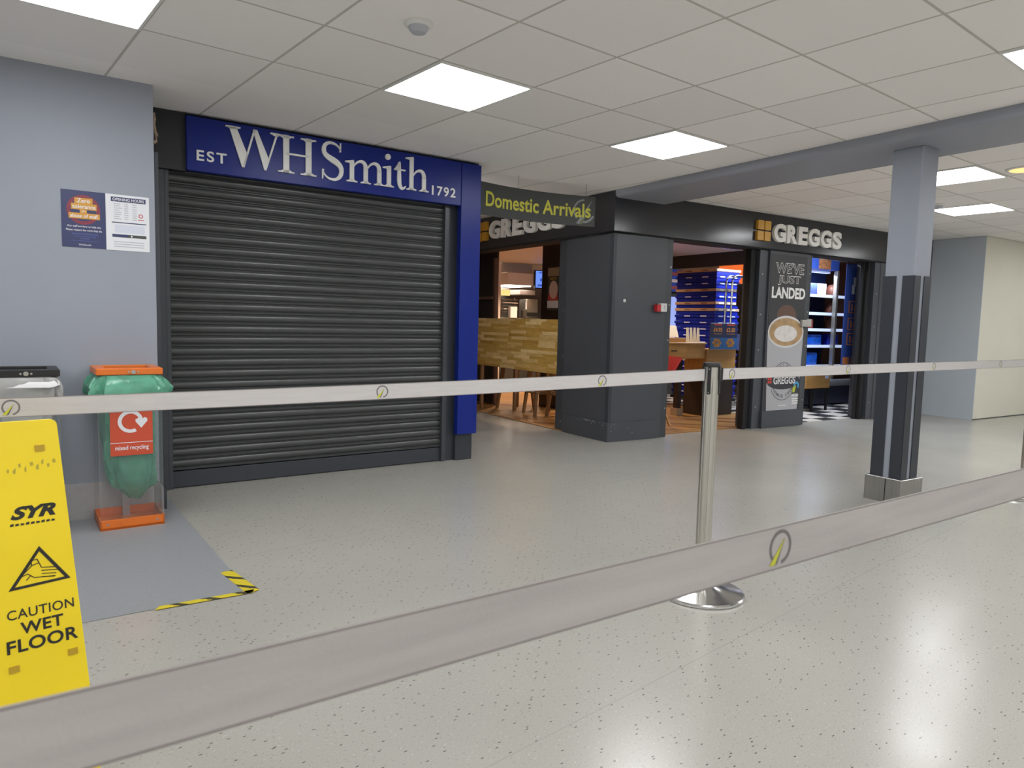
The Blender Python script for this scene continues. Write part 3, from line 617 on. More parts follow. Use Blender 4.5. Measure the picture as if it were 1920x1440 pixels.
# ------------------------------------------------------------------ wet floor sign
WS = Frame(.28928, 1.89758, 6)
def wet_sign():
    t = thing('wet_floor_sign', 'yellow caution wet floor sign standing in front of the bins', 'floor sign', WS, (-.118, 0, 0))
    tl = math.radians(9.0); ct, st = math.cos(tl), math.sin(tl)
    def P(s, h, o=0): return (s, h*st-o*ct, h*ct+o*st)              # on the front leaf, o out of its face
    H = .900; n = Vector((0, -ct, st))
    def leaf(front):
        mb = MB(); pts = []
        half = lambda h: .118-.043*h/.9
        for s, h in ((-.236, 0), (0, 0)): pts.append((s, h))
        for a in range(7):
            b_ = a/6*PI/2; r = .014; hh = H-r; pts.append((-.118+half(H)-r+r*math.cos(b_), hh+r*math.sin(b_)))
        for a in range(7):
            b_ = PI/2+a/6*PI/2; r = .014; hh = H-r; pts.append((-.118-half(H)+r+r*math.cos(b_), hh+r*math.sin(b_)))
        if front: mb.poly([P(s, h) for s, h in pts], n, .006)
        else:
            y2 = 2*H*st+.012; mb.poly([(s, y2-h*st, h*ct) for s, h in pts], (0, ct, st), .006)
        return mb
    fl = leaf(True).build('front_leaf', 'yellow', t); leaf(False).build('rear_leaf', 'yellow', t)
    MB().tube([(-.17, H*st+.006, H*ct-.014), (-.066, H*st+.006, H*ct-.014)], .008, 12).build('hinge', 'yellow', t)
    u, v = (1, 0, 0), (0, st, ct); cx = -.101
    mb = MB()
    for s_, h, w_, hh, bo in (('CAUTION', .446, .134, .022, .006), ('WET', .409, .086, .027, .022), ('FLOOR', .370, .143, .030, .022)):
        text(mb, s_, P(cx, h, .0004), u, v, w_, hh, .0006, bo, 1.05, align='c')
    text(mb, 'SYR', P(cx-.002, .672, .0004), u, v, .092, .030, .0006, .045, .95, 'c', shear=.35)
    for k in range(9):                          # a line of print too small to read
        a_ = cx-.050+k*.0103; mb.poly([P(a_+dx, .658+dy, .001) for dx, dy in ((0, 0), (.007, .0004), (.0076, .0062-.001*(k % 3)), (.001, .005))], n, .0006)
    A, B, Cc = Vector((cx-.061, .512)), Vector((cx+.064, .516)), Vector((cx+.004, .604))
    ctr = (A+B+Cc)/3; HY = .512
    def off(p, k): return ctr+(p-ctr)*k
    tri = [A, B, Cc]
    for i in range(3):
        a, b = tri[i], tri[(i+1) % 3]; q = [off(a, 1), off(b, 1), off(b, .80), off(a, .80)]
        mb.poly([P(x.x, x.y, .001) for x in q], n, .0006)
    # hand in the triangle: palm outline, four fingers
    def ln(p, q, w_=.0022):
        p, q = Vector(p), Vector(q); d = (q-p).normalized(); r_ = Vector((-d.y, d.x))*w_/2
        mb.poly([P(cx+.002+e.x*.92, HY+e.y*.80, .001) for e in (p-r_, q-r_, q+r_, p+r_)], n, .0006)
    for k in range(4): ln((.004, .052-k*.009), (.040-abs(k-1)*.004, .046-k*.009))
    ln((-.016, .062), (-.002, .066)); ln((-.016, .062), (-.018, .076)); ln((-.018, .076), (-.004, .078)); ln((-.004, .078), (.004, .053))
    ln((-.016, .062), (-.042, .034)); ln((-.042, .034), (-.026, .040)); ln((-.026, .040), (-.012, .026)); ln((-.012, .026), (.034, .020)); ln((-.030, .022), (-.020, .034))
    mb.build('lettering', 'ink', fl)
    for s, h in ((cx-.060, .335), (cx+.058, .341), (cx+.019, .834)):
        MB().poly([P(s+dx, h+dy, .003) for dx, dy in ((-.010, -.007), (.010, -.007), (.010, .007), (-.010, .007))], n, .003).build('pad', 'ybump', fl)
    mb = MB(); rnd = random.Random(4)
    for k in range(9):
        s = cx-.048+k*.0115; h = .785+rnd.uniform(-.008, .012)
        mb.poly([P(s+dx, h+dy, .0006) for dx, dy in ((0, 0), (rnd.uniform(.003, .007), .001), (rnd.uniform(.002, .006), rnd.uniform(.008, .016)), (-.001, .008))], n, .0004)
    mb.build('handwriting', 'inkfade', fl)
wet_sign()

# floor tape at the corner of the grey vinyl
def tape(pts, label, m):
    o = MB().poly([(x, y, .0042) for x, y in pts], (0, 0, 1), .001).build('floor_tape', m, None, W, (pts[0][0], pts[0][1], .0032)); tag(o, label, 'tape')
tape([(-.43, -2.098), (-.06, -2.110), (-.05, -2.076), (-.41, -2.066)], 'yellow and black hazard tape along the front edge of grey vinyl', 'hazard')
tape([(-.085, -2.112), (-.03, -2.09), (-.066, -1.79), (-.118, -1.80)], 'short yellow hazard tape running back from the vinyl corner', 'hazard')

# ------------------------------------------------------------------ queue barrier
def post(x, y, label):
    fr = Frame(x, y, -9); t = thing('barrier_post', label, 'barrier post', fr)
    MB().lathe([(.05, 0), (.178, 0), (.181, .004), (.181, .012), (.176, .017), (.12, .028), (.06, .044), (.036, .060), (.034, .075)], seg=64).build('base', 'chrome', t)
    mb = MB(); prof = []
    seg = 96; rings = []
    for z in (.06, .93):
        rings.append([mb.b.verts.new(((.0325-(.0022 if (i//3) % 4 == 0 else 0))*math.cos(2*PI*i/seg), (.0325-(.0022 if (i//3) % 4 == 0 else 0))*math.sin(2*PI*i/seg), z)) for i in range(seg)])
    for i in range(seg): mb.b.faces.new((rings[0][i], rings[0][(i+1) % seg], rings[1][(i+1) % seg], rings[1][i]))
    mb.build('tube', 'tube', t)
    MB().lathe([(.0315, .90), (.0315, .988)], seg=40).build('head', 'tube', t)
    c = MB().lathe([(.034, .982), (.0365, .984), (.0365, .996), (.034, 1.0), (.0, 1.0)], seg=40, cap=False).build('cap', 'black', t)
    for a in (-150, -60, 30, 120):
        r_ = Matrix.Rotation(math.radians(a), 4, 'Z'); mb = MB(); mb.box(.030, .0375, -.0075, .0075, .868, .985, .003)
        for v_ in mb.b.verts: v_.co = r_ @ v_.co
        k = mb.build('belt_slot', 'black', t)
        mb = MB()
        for z in (.876, .974): mb.lathe([(.0022, 0), (.0022, .0015)], (0, 0, 0), 8) if 0 else mb.box(.0375, .0385, -.002, .002, z-.002, z+.002)
        for v_ in mb.b.verts: v_.co = r_ @ v_.co
        mb.build('screw', 'screw', k)
    return t
P1 = (2.554, 1.820)
post(P1[0], P1[1], 'steel queue barrier post with domed base in mid floor')
post(5.996, 1.607, 'steel queue barrier post cut by the right edge of the photo')
def belt(A, B, label, logos, w_=.048, sag=0.0, web='belt'):
    A, B = Vector(A), Vector(B); d = B-A; L_ = d.length; dx = Vector((d.x, d.y, 0)).normalized(); n = Vector((dx.y, -dx.x, 0))
    if n.dot(Vector((-A.x, -A.y, 0))) < 0: n = -n
    t = thing('barrier_belt', label, 'barrier belt', F0, tuple(A)); N = 48
    def at(k): return A+d*k+Vector((0, 0, -4*sag*k*(1-k)))
    mb = MB(); f_, b_ = [], []
    for i in range(N+1):
        p = at(i/N)
        for L__, o in ((f_, n*.0007), (b_, -n*.0007)): L__.append((mb.b.verts.new(p+o+Vector((0, 0, -w_/2))), mb.b.verts.new(p+o+Vector((0, 0, w_/2)))))
    for i in range(N):
        mb.b.faces.new((f_[i][0], f_[i+1][0], f_[i+1][1], f_[i][1])); mb.b.faces.new((b_[i+1][0], b_[i][0], b_[i][1], b_[i+1][1]))
        mb.b.faces.new((f_[i][1], f_[i+1][1], b_[i+1][1], b_[i][1])); mb.b.faces.new((f_[i][0], b_[i][0], b_[i+1][0], f_[i+1][0]))
    for e in (0, N): mb.b.faces.new((f_[e][0], f_[e][1], b_[e][1], b_[e][0]))
    bmesh.ops.recalc_face_normals(mb.b, faces=mb.b.faces[:])
    o = mb.build('webbing', web, t)
    for e in (-1, 1):
        mb = MB(); q = [at(i/N)+Vector((0, 0, e*w_/2)) for i in range(N+1)]
        for a_, b2 in zip(q, q[1:]): mb.poly([a_-n*.0011+Vector((0, 0, -.0011)), b2-n*.0011+Vector((0, 0, -.0011)), b2-n*.0011+Vector((0, 0, .0007)), a_-n*.0011+Vector((0, 0, .0007))], n, -.0022)
        mb.build('selvedge', 'selv', o)
    up = Vector((0, 0, 1)); u = up.cross(n)
    for k in logos:
        c = at(k)+n*.0012; mb = MB(); r = w_*.40
        mb.arc(c, u, up, r*.84, r*1.04, math.radians(222), math.radians(-80), .0004, 32)
        mb.build('logo_ring', 'ring', o)
        mb = MB(); q = lambda a, b: c+u*a*r+up*b*r+n*.0003
        mb.poly([q(-1.0, -1.0), q(-.50, -1.0), q(.34, .50)], n, .0004); mb.build('logo_needle', 'needle', o)
        mb = MB(); mb.poly([q(-.54, -1.05), q(-.24, -.95), q(.34, .48)], n, .0003); mb.build('logo_shadow', 'ring', o)
    return t, dx
belt((2.515, 1.827, .949), (-1.25, 2.44, .893), 'far barrier belt running left from the middle post past the bins', [.1387, .3686, .627], sag=.013)
t, dx = belt((2.612, 1.817, .950), (5.962, 1.609, .955), 'far barrier belt running right from the middle post past the column', [.023, .297, .568, .84])
MB().box(2.590, 2.610, 1.800, 1.836, .922, .980, .003).build('belt_clip', 'black', t)
NB0, NB1 = Vector((.022, .47, .907)), Vector((1.354, .378, .907))
dn = NB1-NB0
belt(NB0-dn*.45, NB0+dn*1.6, 'wide nearest barrier belt crossing the whole foreground', [.480], sag=0, web='beltshade')

# ------------------------------------------------------------------ bakery front
struct(MB().box(0, .70, 0, .752, 0, 2.03, .003), 'pillar_corner', 'dark2', G)
struct(MB().box(-.016, .64, -.016, .70, 0, .19, .003), 'baseboard_corner', 'dark2', G)
struct(MB().box(-.004, .036, -.004, .05, .19, 2.02, .002), 'trim_6', 'shutbar', G)
struct(MB().box(.70, .79, .01, .2, 0, 2.03, .002), 'trim_7', 'alu' if 0 else 'frame', G)
struct(MB().box(.02, .2, .752, .90, 0, 2.03, .002), 'trim_8', 'frame', G)
struct(MB().box(-.03, 4.63, -.03, .30, 2.03, CEIL-.001, .004), 'lintel_front', 'fascia', G)
struct(MB().box(-.034, .28, -.032, 6, 2.032, CEIL-.002, .004), 'lintel_side', 'fascia', G)
struct(MB().box(-.02, 4.62, -.012, .2, 2.018, 2.032), 'trim_9', 'blackm', G)
struct(MB().box(-.02, .2, -.012, 6, 2.016, 2.031), 'trim_10', 'blackm', G)
struct(MB().box(2.0, 2.135, .06, .11, 0, 2.03, .002).box(2.0, 2.05, .03, .08, 0, 2.03, .002), 'trim_11', 'blackm', G)
struct(MB().box(2.135, 2.30, .02, .25, 0, 2.03, .003), 'trim_12', 'dark2', G)
struct(MB().box(2.28, 3.00, -.004, .25, 0, 2.03, .003), 'pillar_poster', 'dark2', G)
struct(MB().box(2.265, 2.955, -.018, .05, 0, .198, .003), 'baseboard_poster', 'dark2', G)
struct(MB().box(3.00, 3.07, .02, .2, 0, 2.03, .002), 'trim_13', 'frame', G)
struct(MB().box(4.20, 4.34, .07, .11, 0, 2.03, .002).box(4.23, 4.27, .02, .1, 0, 2.03, .002), 'trim_14', 'blackm', G)
struct(MB().box(4.34, 4.46, .0, .25, 0, 2.03, .003).box(4.46, 4.62, -.008, .25, 0, 2.03, .003), 'trim_15', 'dark2', G)
struct(MB().box(4.62, 5.75, .02, .25, 0, CEIL-.002), 'wall_far', 'dark2', G)
def screws(pts, name='screw'):
    for k, (x, z, left) in enumerate(pts): pass
mb = MB()
for z in (.3, .62, 1.0, 1.36, 1.74):
    mb.disc((.765, .0085, z), U, V, .008, .004, 12)
for z in (.25, .9, 1.3, 1.75): mb.disc((2.19, .0185, z), U, V, .008, .004, 12); mb.disc((3.035, .0185, z+.05), U, V, .008, .004, 12)
for z in (.22, .75, 1.2, 1.62): mb.disc((4.40, -.0015, z), U, V, .008, .004, 12)
for z in (.1, .45, .8, 1.28, 1.56): mb.disc((.0185, .80, z), (0, -1, 0), V, .008, .004, 12)
mb.build('screw', 'screw', D.objects['pillar_corner'])
# scuffs on the corner pillar's skirting
mb = MB(); rnd = random.Random(9)
for k in range(26):
    a = rnd.random()
    if a < .6: y = rnd.uniform(-.01, .5)**1.0; z = .19-abs(rnd.gauss(0, .012)); s_ = rnd.uniform(.006, .03); mb.poly([(-.0168, y, z), (-.0168, y+s_, z-.003), (-.0168, y+s_*.6, z-.010)], (-1, 0, 0), .0004)
    else: x = rnd.uniform(0, .3); z = rnd.uniform(.06, .188); s_ = rnd.uniform(.005, .016); mb.poly([(x, -.0168, z), (x+s_, -.0168, z-.004), (x+s_*.5, -.0168, z+.006)], (0, -1, 0), .0004)
mb.build('paint_stain', 'lettergrey', D.objects['baseboard_corner'], split=False)

# bakery signs: four golden squares and raised letters
def bakery_sign(label, org, u, n, sc, text_w, th=.035):
    u, n, v = Vector(u), Vector(n), Vector((0, 0, 1)); o = Vector(org)
    t = thing('shop_sign', label, 'sign', G, org)
    for i in (0, 1):
        for j in (0, 1):
            c = o+u*(.065+i*.135)*sc+v*(.065+j*.135)*sc; h = .058*sc; mb = MB()
            pts = []
            for a in range(4):
                for b in range(4):
                    ang = (a*90+b*30-45+0)*PI/180; ca = ((1, 1), (-1, 1), (-1, -1), (1, -1))[a]; r = .014*sc
                    ang = (a*90+b*30)*PI/180
                    pts.append(c+u*(ca[0]*(h-r)+r*math.cos(ang))+v*(ca[1]*(h-r)+r*math.sin(ang)))
            mb.poly([p+n*th for p in pts], n, th); mb.build('logo_square', 'gold', t)
    x = .325*sc; ws = (.205, .185, .165, .205, .205, .18); tot = sum(ws)
    for ch, w_ in zip('GREGGS', ws):
        ww = w_/tot*text_w; mb = MB()
        text(mb, ch, o+u*x+v*.012*sc, u, v, ww*.90, .235*sc, th, .045); L_ = mb.build('letter', 'warmwhite', t)
        x += ww
    return t
bakery_sign('bakery sign with gold squares over poster pillar on right-hand front', (1.965, -.031, 2.10), (1, 0, 0), (0, -1, 0), .86, 1.27)
bakery_sign('bakery sign part hidden behind the hanging arrivals sign', (-.035, 2.54, 2.12), (0, -1, 0), (-1, 0, 0), .90, 1.55)

# banner with the coffee cup on the poster pillar
bn = thing('poster', 'tall black coffee cup poster on the pillar between two doorways', 'poster', G, (2.64, -.005, .2))
yb = -.0045
def pr(mb, pts, y): return mb.poly([(x, y, z) for x, z in pts], (0, -1, 0), .0005)
MB().box(2.30, 2.945, yb-.002, yb, .20, 1.985).build('sheet', 'poster_bk', bn)
y1 = yb-.0026
mb = MB(); pr(mb, [(2.345, .2), (2.90, .2), (2.935, .80), (2.945, 1.13), (2.30, 1.13), (2.31, .8)], y1); mb.build('cup_picture', 'cup', bn)
mb = MB(); mb.disc((2.62, y1, 1.30), U, V, .17, .0005, 32, .12); mb.build('hand_picture', 'skin', bn)
mb = MB(); pr(mb, [(2.305+.32*(1-math.cos(2*PI*k/48)), 1.110+.185*math.sin(2*PI*k/48)) for k in range(48)][::-1], y1-.0006); mb.build('cup_rim_picture', 'cup2', bn)
mb = MB(); pr(mb, [(2.325+.30*(1-math.cos(2*PI*k/48)), 1.108+.162*math.sin(2*PI*k/48)) for k in range(48)][::-1], y1-.0012); mb.build('coffee_picture', 'coffee', bn)
mb = MB(); pr(mb, [(2.415+.205*(1-math.cos(2*PI*k/48)), 1.090+.095*math.sin(2*PI*k/48)) for k in range(48)][::-1], y1-.0018); mb.build('foam_picture', 'foam', bn)
mb = MB(); mb.disc((2.62, y1-.0006, .545), U, V, .30, .0005, 40, .105); mb.build('stamp_oval', 'cupdark', bn)
mb = MB(); mb.arc((2.62, y1-.0006, .545), U, V, .205, .212, math.radians(30), math.radians(150), .0005, 20).arc((2.62, y1-.0006, .545), U, V, .225, .232, math.radians(205), math.radians(335), .0005, 20)
def ringtext(mb, s_, c, r, a0, a1, h, y, flip=False):
    for k, ch in enumerate(s_):
        if ch == ' ': continue
        a = math.radians(a0+(a1-a0)*k/(len(s_)-1)); u = Vector((math.sin(a), 0, -math.cos(a))) if not flip else Vector((-math.sin(a), 0, math.cos(a))); v = Vector((math.cos(a), 0, math.sin(a))) if not flip else Vector((-math.cos(a), 0, -math.sin(a)))
        o = Vector((c[0]+r*math.cos(a), y, c[1]+r*math.sin(a)))
        text(mb, ch, o, u, v, h*.75, h, .0004, .01, align='c')
ringtext(mb, 'FRESHLY GROUND', (2.62, .545), .158, 155, 25, .035, y1-.0006)
ringtext(mb, 'HANDMADE COFFEE', (2.62, .56), .215, 205, 335, .035, y1-.0006, True)
mb.build('stamp_lettering', 'cupdark', bn)
mb = MB(); text(mb, 'GREGGS', (2.645, y1-.0012, .503), U, V, .40, .088, .0005, .03, align='c'); mb.build('stamp_name', 'cup2', bn)
mb = MB(); mb.box(2.345, 2.375, y1-.0018, y1-.0012, .515, .545).box(2.383, 2.413, y1-.0018, y1-.0012, .515, .545).box(2.345, 2.375, y1-.0018, y1-.0012, .553, .583).box(2.383, 2.413, y1-.0018, y1-.0012, .553, .583); mb.build('stamp_squares', 'pred', bn)
mb = MB(); text(mb, "LANDED", (2.335, y1, 1.492), U, V, .60, .128, .0005, .035); text(mb, "WE'VE", (2.385, y1, 1.775), U, V, .505, .125, .0004, .030); text(mb, "JUST", (2.43, y1, 1.640), U, V, .41, .115, .0004, .030); mb.box(2.56, 2.70, y1-.0005, y1, .252, .257); mb.build('lettering', 'letter', bn)
mb = MB(); text(mb, "WE'VE", (2.392, y1-.0006, 1.782), U, V, .491, .111, .0004, .004); text(mb, "JUST", (2.437, y1-.0006, 1.647), U, V, .396, .101, .0004, .004); mb.build('letter_infill', 'poster_bk', bn)
mb = MB().box(2.79, 2.925, y1-.0012, y1-.0006, .385, .545); fm = mb.build('mark_square', 'cupdark', bn)
mb = MB().arc((2.868, y1-.0018, .478), U, V, .022, .05, math.radians(-40), math.radians(200), .0005, 18); mb.build('mark_blue', 'fblue', bn)
mb = MB(); pr(mb, [(2.80, .40), (2.84, .40), (2.862, .47), (2.84, .50), (2.80, .45)], y1-.0018); mb.build('mark_green', 'fgreen', bn)
mb = MB(); text(mb, 'FAIRTRADE', (2.797, y1-.0006, .352), U, V, .12, .022, .0004, .01)
for k in range(3): mb.box(2.80, 2.915, y1-.001, y1-.0006, .318-k*.026, .328-k*.026)
mb.build('mark_lettering', 'letter', bn)

# small boxes fixed to the pillars
cp = thing('call_point', 'small red and white call point on the corner pillar', 'call point', G, (.62, -.03, 1.32))
MB().box(.545, .60, -.05, -.001, 1.285, 1.355, .003).build('back_box', 'red', cp); MB().box(.595, .675, -.055, -.004, 1.285, 1.37, .004).build('cover', 'whitep', cp); MB().disc((.64, -.0565, 1.34), U, V, .014, .002, 14).box(.634, .646, -.0575, -.0562, 1.30, 1.335).build('mark', 'print_grey', cp)
sw = thing('switch_box', 'small grey switch box on the coffee poster edge', 'switch', G, (2.95, -.02, 1.22))
MB().box(2.865, 2.955, -.045, -.010, 1.175, 1.255, .004).build('back_box', 'lettergrey', sw); MB().box(2.956, 3.045, -.04, -.009, 1.175, 1.265, .004).build('cover', 'lettergrey', sw)
tag(MB().disc((.155, -.0045, 1.38), U, V, .016, .005, 20).build('sticker', 'whitep', None, G, (.155, 0, 1.38)), 'round white dot on the right face of the corner pillar', 'sticker')

# beam and column
mb = MB(); r = .035; prof = [(-.03, CEIL+.02), (-.03, 2.375)]
pts = [(-.03, CEIL)]+[(-.03+r-r*math.cos(a), 2.342+r-r*math.sin(a)) for a in [i/5*PI/2 for i in range(6)]]+[(.60, 2.342), (.60, CEIL)]
a = [mb.b.verts.new((x, -10, z)) for x, z in pts]; b = [mb.b.verts.new((x, -.03, z)) for x, z in pts]
for i in range(len(pts)-1): mb.b.faces.new((a[i], a[i+1], b[i+1], b[i]))
mb.b.faces.new(a); mb.b.faces.new(b[::-1]); bmesh.ops.recalc_face_normals(mb.b, faces=mb.b.faces[:])
struct(mb, 'beam', 'beam', G)
cl = struct(MB().box(.200, .392, -2.770, -2.570, .16, 2.345, .006), 'column', 'wall', G)
x0, x1, y0, y1_ = .197, .395, -2.773, -2.567
def col_part(mb, n, m): 
    return mb.build(n, m, cl)
mb = MB()
for z0, z1 in ((.165, 1.515),):
    for lo, hi in ((0, .37), (.58, 1.0)):
        mb.box(x0-.004, x0, y0+(y1_-y0)*lo, y0+(y1_-y0)*hi, z0, z1); mb.box(x1, x1+.004, y0+(y1_-y0)*lo, y0+(y1_-y0)*hi, z0, z1)
        mb.box(x0+(x1-x0)*lo, x0+(x1-x0)*hi, y0-.004, y0, z0, z1); mb.box(x0+(x1-x0)*lo, x0+(x1-x0)*hi, y1_, y1_+.004, z0, z1)
col_part(mb, 'cladding', 'shutbar')
mb = MB().box(.166, .428, -2.802, -2.545, 0, .166, .003); pl = col_part(mb, 'plinth', 'steel')
MB().box(.1645, .166, -2.695, -2.690, .004, .160).build('plinth_joint', 'blackm', pl)

# pale box of wall at the far right
struct(MB().box(5.72, 14, -.655, .04, 0, CEIL-.003), 'wall_right', 'cream', G)
struct(MB().box(5.712, 5.72, -.655, .04, 0, CEIL-.003), 'wall_right_side', 'boxgrey', G)
struct(MB().box(5.71, 14, -.663, -.655, .0, .012), 'trim_18', 'print_dk', G)

# hanging sign, bowed away from the viewer
hs = thing('hanging_sign', 'curved dark grey Domestic Arrivals sign hung from the ceiling', 'sign', G, (-.9, -.1, 2.03))
HP = [(-1.72, -.29), (-1.593, -.214), (-1.02, -.035), (-.78, -.016), (-.54, -.028), (-.345, -.078)]
def hcurve(s):
    """circle through the sign's two ends and its middle"""
    th = -.36+.72*s; R = 1.93; cx, cy = -1.00, -1.965+.02
    a = PI/2-(-.345+.68*s); return Vector((cx+.02+R*math.cos(a), cy+R*math.sin(a), 0)), Vector((math.cos(a), math.sin(a), 0))
LEN = 1.93*.68
mb = MB(); N = 40; z0, z1 = 2.030, 2.298
rows = []
for i in range(N+1):
    p, nn = hcurve(i/N)
    rows.append([mb.b.verts.new(p-nn*.004+Vector((0, 0, z0))), mb.b.verts.new(p-nn*.004+Vector((0, 0, z1))), mb.b.verts.new(p+nn*.004+Vector((0, 0, z1))), mb.b.verts.new(p+nn*.004+Vector((0, 0, z0)))])
for A, B in zip(rows, rows[1:]):
    for k in range(4): mb.b.faces.new((A[k], B[k], B[(k+1) % 4], A[(k+1) % 4]))
mb.b.faces.new(rows[0]); mb.b.faces.new(rows[-1]); bmesh.ops.recalc_face_normals(mb.b, faces=mb.b.faces[:])
mb.build('sign_panel', 'hang', hs)
def hf(o, lift):
    def fn(X, Y):
        p, nn = hcurve((o[0]+X)/LEN); return p-nn*(.0042+lift)+Vector((0, 0, o[1]+Y)), -nn
    return fn
SX0 = .165
mb = MB(); text(mb, 'Domestic Arrivals', (0, 0, 0), U, V, 1.105, .125, .0012, .020, 1.02, fn=hf((SX0, 2.105), .001)); mb.build('lettering', 'yellowtxt', hs)
def hring(mb, c, r0, r1, a0, a1, lift, sg_=24):
    f = hf((0, 0), lift)
    for i in range(sg_):
        A = [math.radians(a0+(a1-a0)*k/sg_) for k in (i, i+1)]
        q = [f(c[0]+r*math.cos(t_), c[1]+r*math.sin(t_)) for r, t_ in ((r0, A[0]), (r1, A[0]), (r1, A[1]), (r0, A[1]))]
        mb.poly([x[0] for x in q], q[0][1], .0004)
mb = MB(); hc = (1.205, 2.165); hring(mb, hc, .088, .104, 90, 225, .0003); hring(mb, hc, .088, .108, 265, 335, .0003)
f = hf((0, 0), .0006)
q = [f(1.13, 2.05)[0], f(1.175, 2.045)[0], f(1.285, 2.27)[0]]; mb.poly(q, f(1.19, 2.1)[1], .0004)
mb.build('logo_ring', 'logo_pale', hs)
mb = MB(); f = hf((0, 0), .0010); q = [f(1.155, 2.045)[0], f(1.185, 2.045)[0], f(1.24, 2.15)[0]]; mb.poly(q, f(1.19, 2.1)[1], .0004); mb.build('logo_needle', 'olive', hs)
for s in (.40, .93):
    p, nn = hcurve(s); MB().tube([p+Vector((0, 0, z1-.004)), p+Vector((.01, .01, CEIL))], .0022, 6).build('hanging_wire', 'wire', hs)

# ------------------------------------------------------------------ ceiling fittings
def ceiling_light(x, y, label, fr=F0, s=.6):
    t = thing('ceiling_light', label, 'ceiling light', fr, (x+s/2, y+s/2, CEIL-.02))
    mb = MB(); a = .012; z0, z1 = CEIL-.010, CEIL-.0004
    mb.box(x+.004, x+s-.004, y+.004, y+.004+a, z0, z1).box(x+.004, x+s-.004, y+s-.004-a, y+s-.004, z0, z1).box(x+.004, x+.004+a, y+.016, y+s-.016, z0, z1).box(x+s-.004-a, x+s-.004, y+.016, y+s-.016, z0, z1)
    mb.build('frame', 'white', t)
    MB().box(x+.017, x+s-.017, y+.017, y+s-.017, CEIL-.007, CEIL-.0008, .002).build('diffuser', 'diff', t)
GL = None
ceiling_light(.181, 3.057, 'lit square ceiling panel nearest to the two wall notices, cut by the frame')
ceiling_light(1.981, 3.057, 'lit square ceiling panel over the floor in front of the blue sign')
ceiling_light(3.781, 3.057, 'lit square ceiling panel between the arrivals sign and the beam')
ceiling_light(3.781, .657, 'lit ceiling panel on the near side of the beam, cut by right edge')
ceiling_light(0.0, 0.0, 'lit ceiling panel just beyond the beam behind the column top', FC)
ceiling_light(1.83, .56, 'small-looking far lit ceiling panel beside the detector behind the column', FC)
def dome(x, y, label, r=.055):
    t = thing('smoke_detector', label, 'detector', F0, (x, y, CEIL-.04))
    MB().lathe([(r*1.1, CEIL-.0005), (r*1.1, CEIL-.012), (r*.9, CEIL-.018)][::-1], (x, y, 0), 28).build('base_ring', 'white', t)
    MB().lathe([(r*.15, CEIL-.045), (r*.55, CEIL-.042), (r*.75, CEIL-.030), (r*.8, CEIL-.017)], (x, y, 0), 28).build('sensor', 'print_grey', t)
for q, l in (((1.671, 2.755), 'small round detector on ceiling tile above the shutter'), ((7.80, 3.0), 'round detector on ceiling beside the farthest light panel')): dome(*q, l)
for q in ((1.541, 2.867), (2.893, 3.454)):
    pass
t = thing('spotlight', 'amber recessed lamp in the ceiling at the right edge', 'ceiling lamp', F0, (6.56, 1.93, CEIL-.01))
MB().lathe([(.13, CEIL-.0005), (.13, CEIL-.008), (.105, CEIL-.010)][::-1], (6.56, 1.93, 0), 32).build('rim', 'white', t); MB().lathe([(.104, CEIL-.011), (.104, CEIL-.006)], (6.56, 1.93, 0), 32).build('lens', 'amber', t)

# ------------------------------------------------------------------ inside the bakery
ZI = 2.30
struct(MB().box(.02, 3.15, .14, 9, .0005, .006), 'floor_wood', 'woodfloor', G)
struct(MB().box(-.01, .03, .75, 6, .0005, .010).box(.75, 3.1, .115, .15, .0005, .010), 'trim_19', 'oakdk', G)
struct(MB().box(3.15, 8, .14, 9, .0005, .006), 'floor_tiles', 'checker', G)
struct(MB().box(.05, 8, .2, 10, ZI, ZI+.05), 'ceiling_shop', 'pinkwall', G)
struct(MB().box(0, 8, 9, 9.1, 0, ZI), 'wall_shop_back', 'kitchen', G)
struct(MB().box(6.9, 7, .2, 9, 0, ZI), 'wall_shop_side', 'brown', G)
struct(MB().box(0, .1, 5.9, 9, 0, ZI), 'wall_shop_left', 'brown', G)
struct(MB().box(4.25, 4.35, 1.9, 6, 2.10, ZI), 'lintel_shop', 'brown', G)
struct(MB().box(2.60, 2.78, 6.6, 6.8, 0, ZI), 'column_shop', 'pinkwall', G)
struct(MB().box(1.1, 1.14, 2.355, 2.782, 0, ZI), 'wall_shop_partition', 'brown', G)
struct(MB().box(1.09, 1.15, 2.273, 2.352, 0, 1.9), 'trim_20', 'beige', G)
# butcher-block screen closing the side opening
wp = thing('wood_screen', 'broad butcher-block wooden screen closing the side opening of the bakery', 'screen', G, (.13, 1.9, .58))
MB().box(.105, .135, .952, 2.80, .585, 1.185, .003).build('board', 'butcher', wp)
MB().box(.137, .17, 1.02, 1.06, .0065, 1.1).build('leg', 'stool', wp); MB().box(.137, .17, 2.70, 2.74, .0065, 1.1).build('leg', 'stool', wp)
def stool(x, y, label, rz=0):
    fr = Frame(*(gpt(x, y)[:2]), -6.5+rz); t = thing('wooden_stool', label, 'stool', fr, (0, 0, .0065), 'wooden stools behind the screen')
    MB().lathe([(.17, .69), (.18, .70), (.18, .725), (.17, .735)], seg=28).build('seat', 'stool', t)
    for sx, sy in ((1, 1), (1, -1), (-1, 1), (-1, -1)):
        MB().bar((sx*.11, sy*.11, .69), (sx*.175, sy*.175, .007), .045, .045, .032, .032).build('leg', 'stool', t)
    mb = MB()
    for a, b in (((1, 1), (1, -1)), ((1, -1), (-1, -1)), ((-1, -1), (-1, 1)), ((-1, 1), (1, 1))): mb.bar((a[0]*.147, a[1]*.147, .28), (b[0]*.147, b[1]*.147, .28), .022, .022)
    mb.build('stretcher', 'stool', t)
stool(.62, 2.62, 'wooden stool behind the screen, farthest back of three', 8)
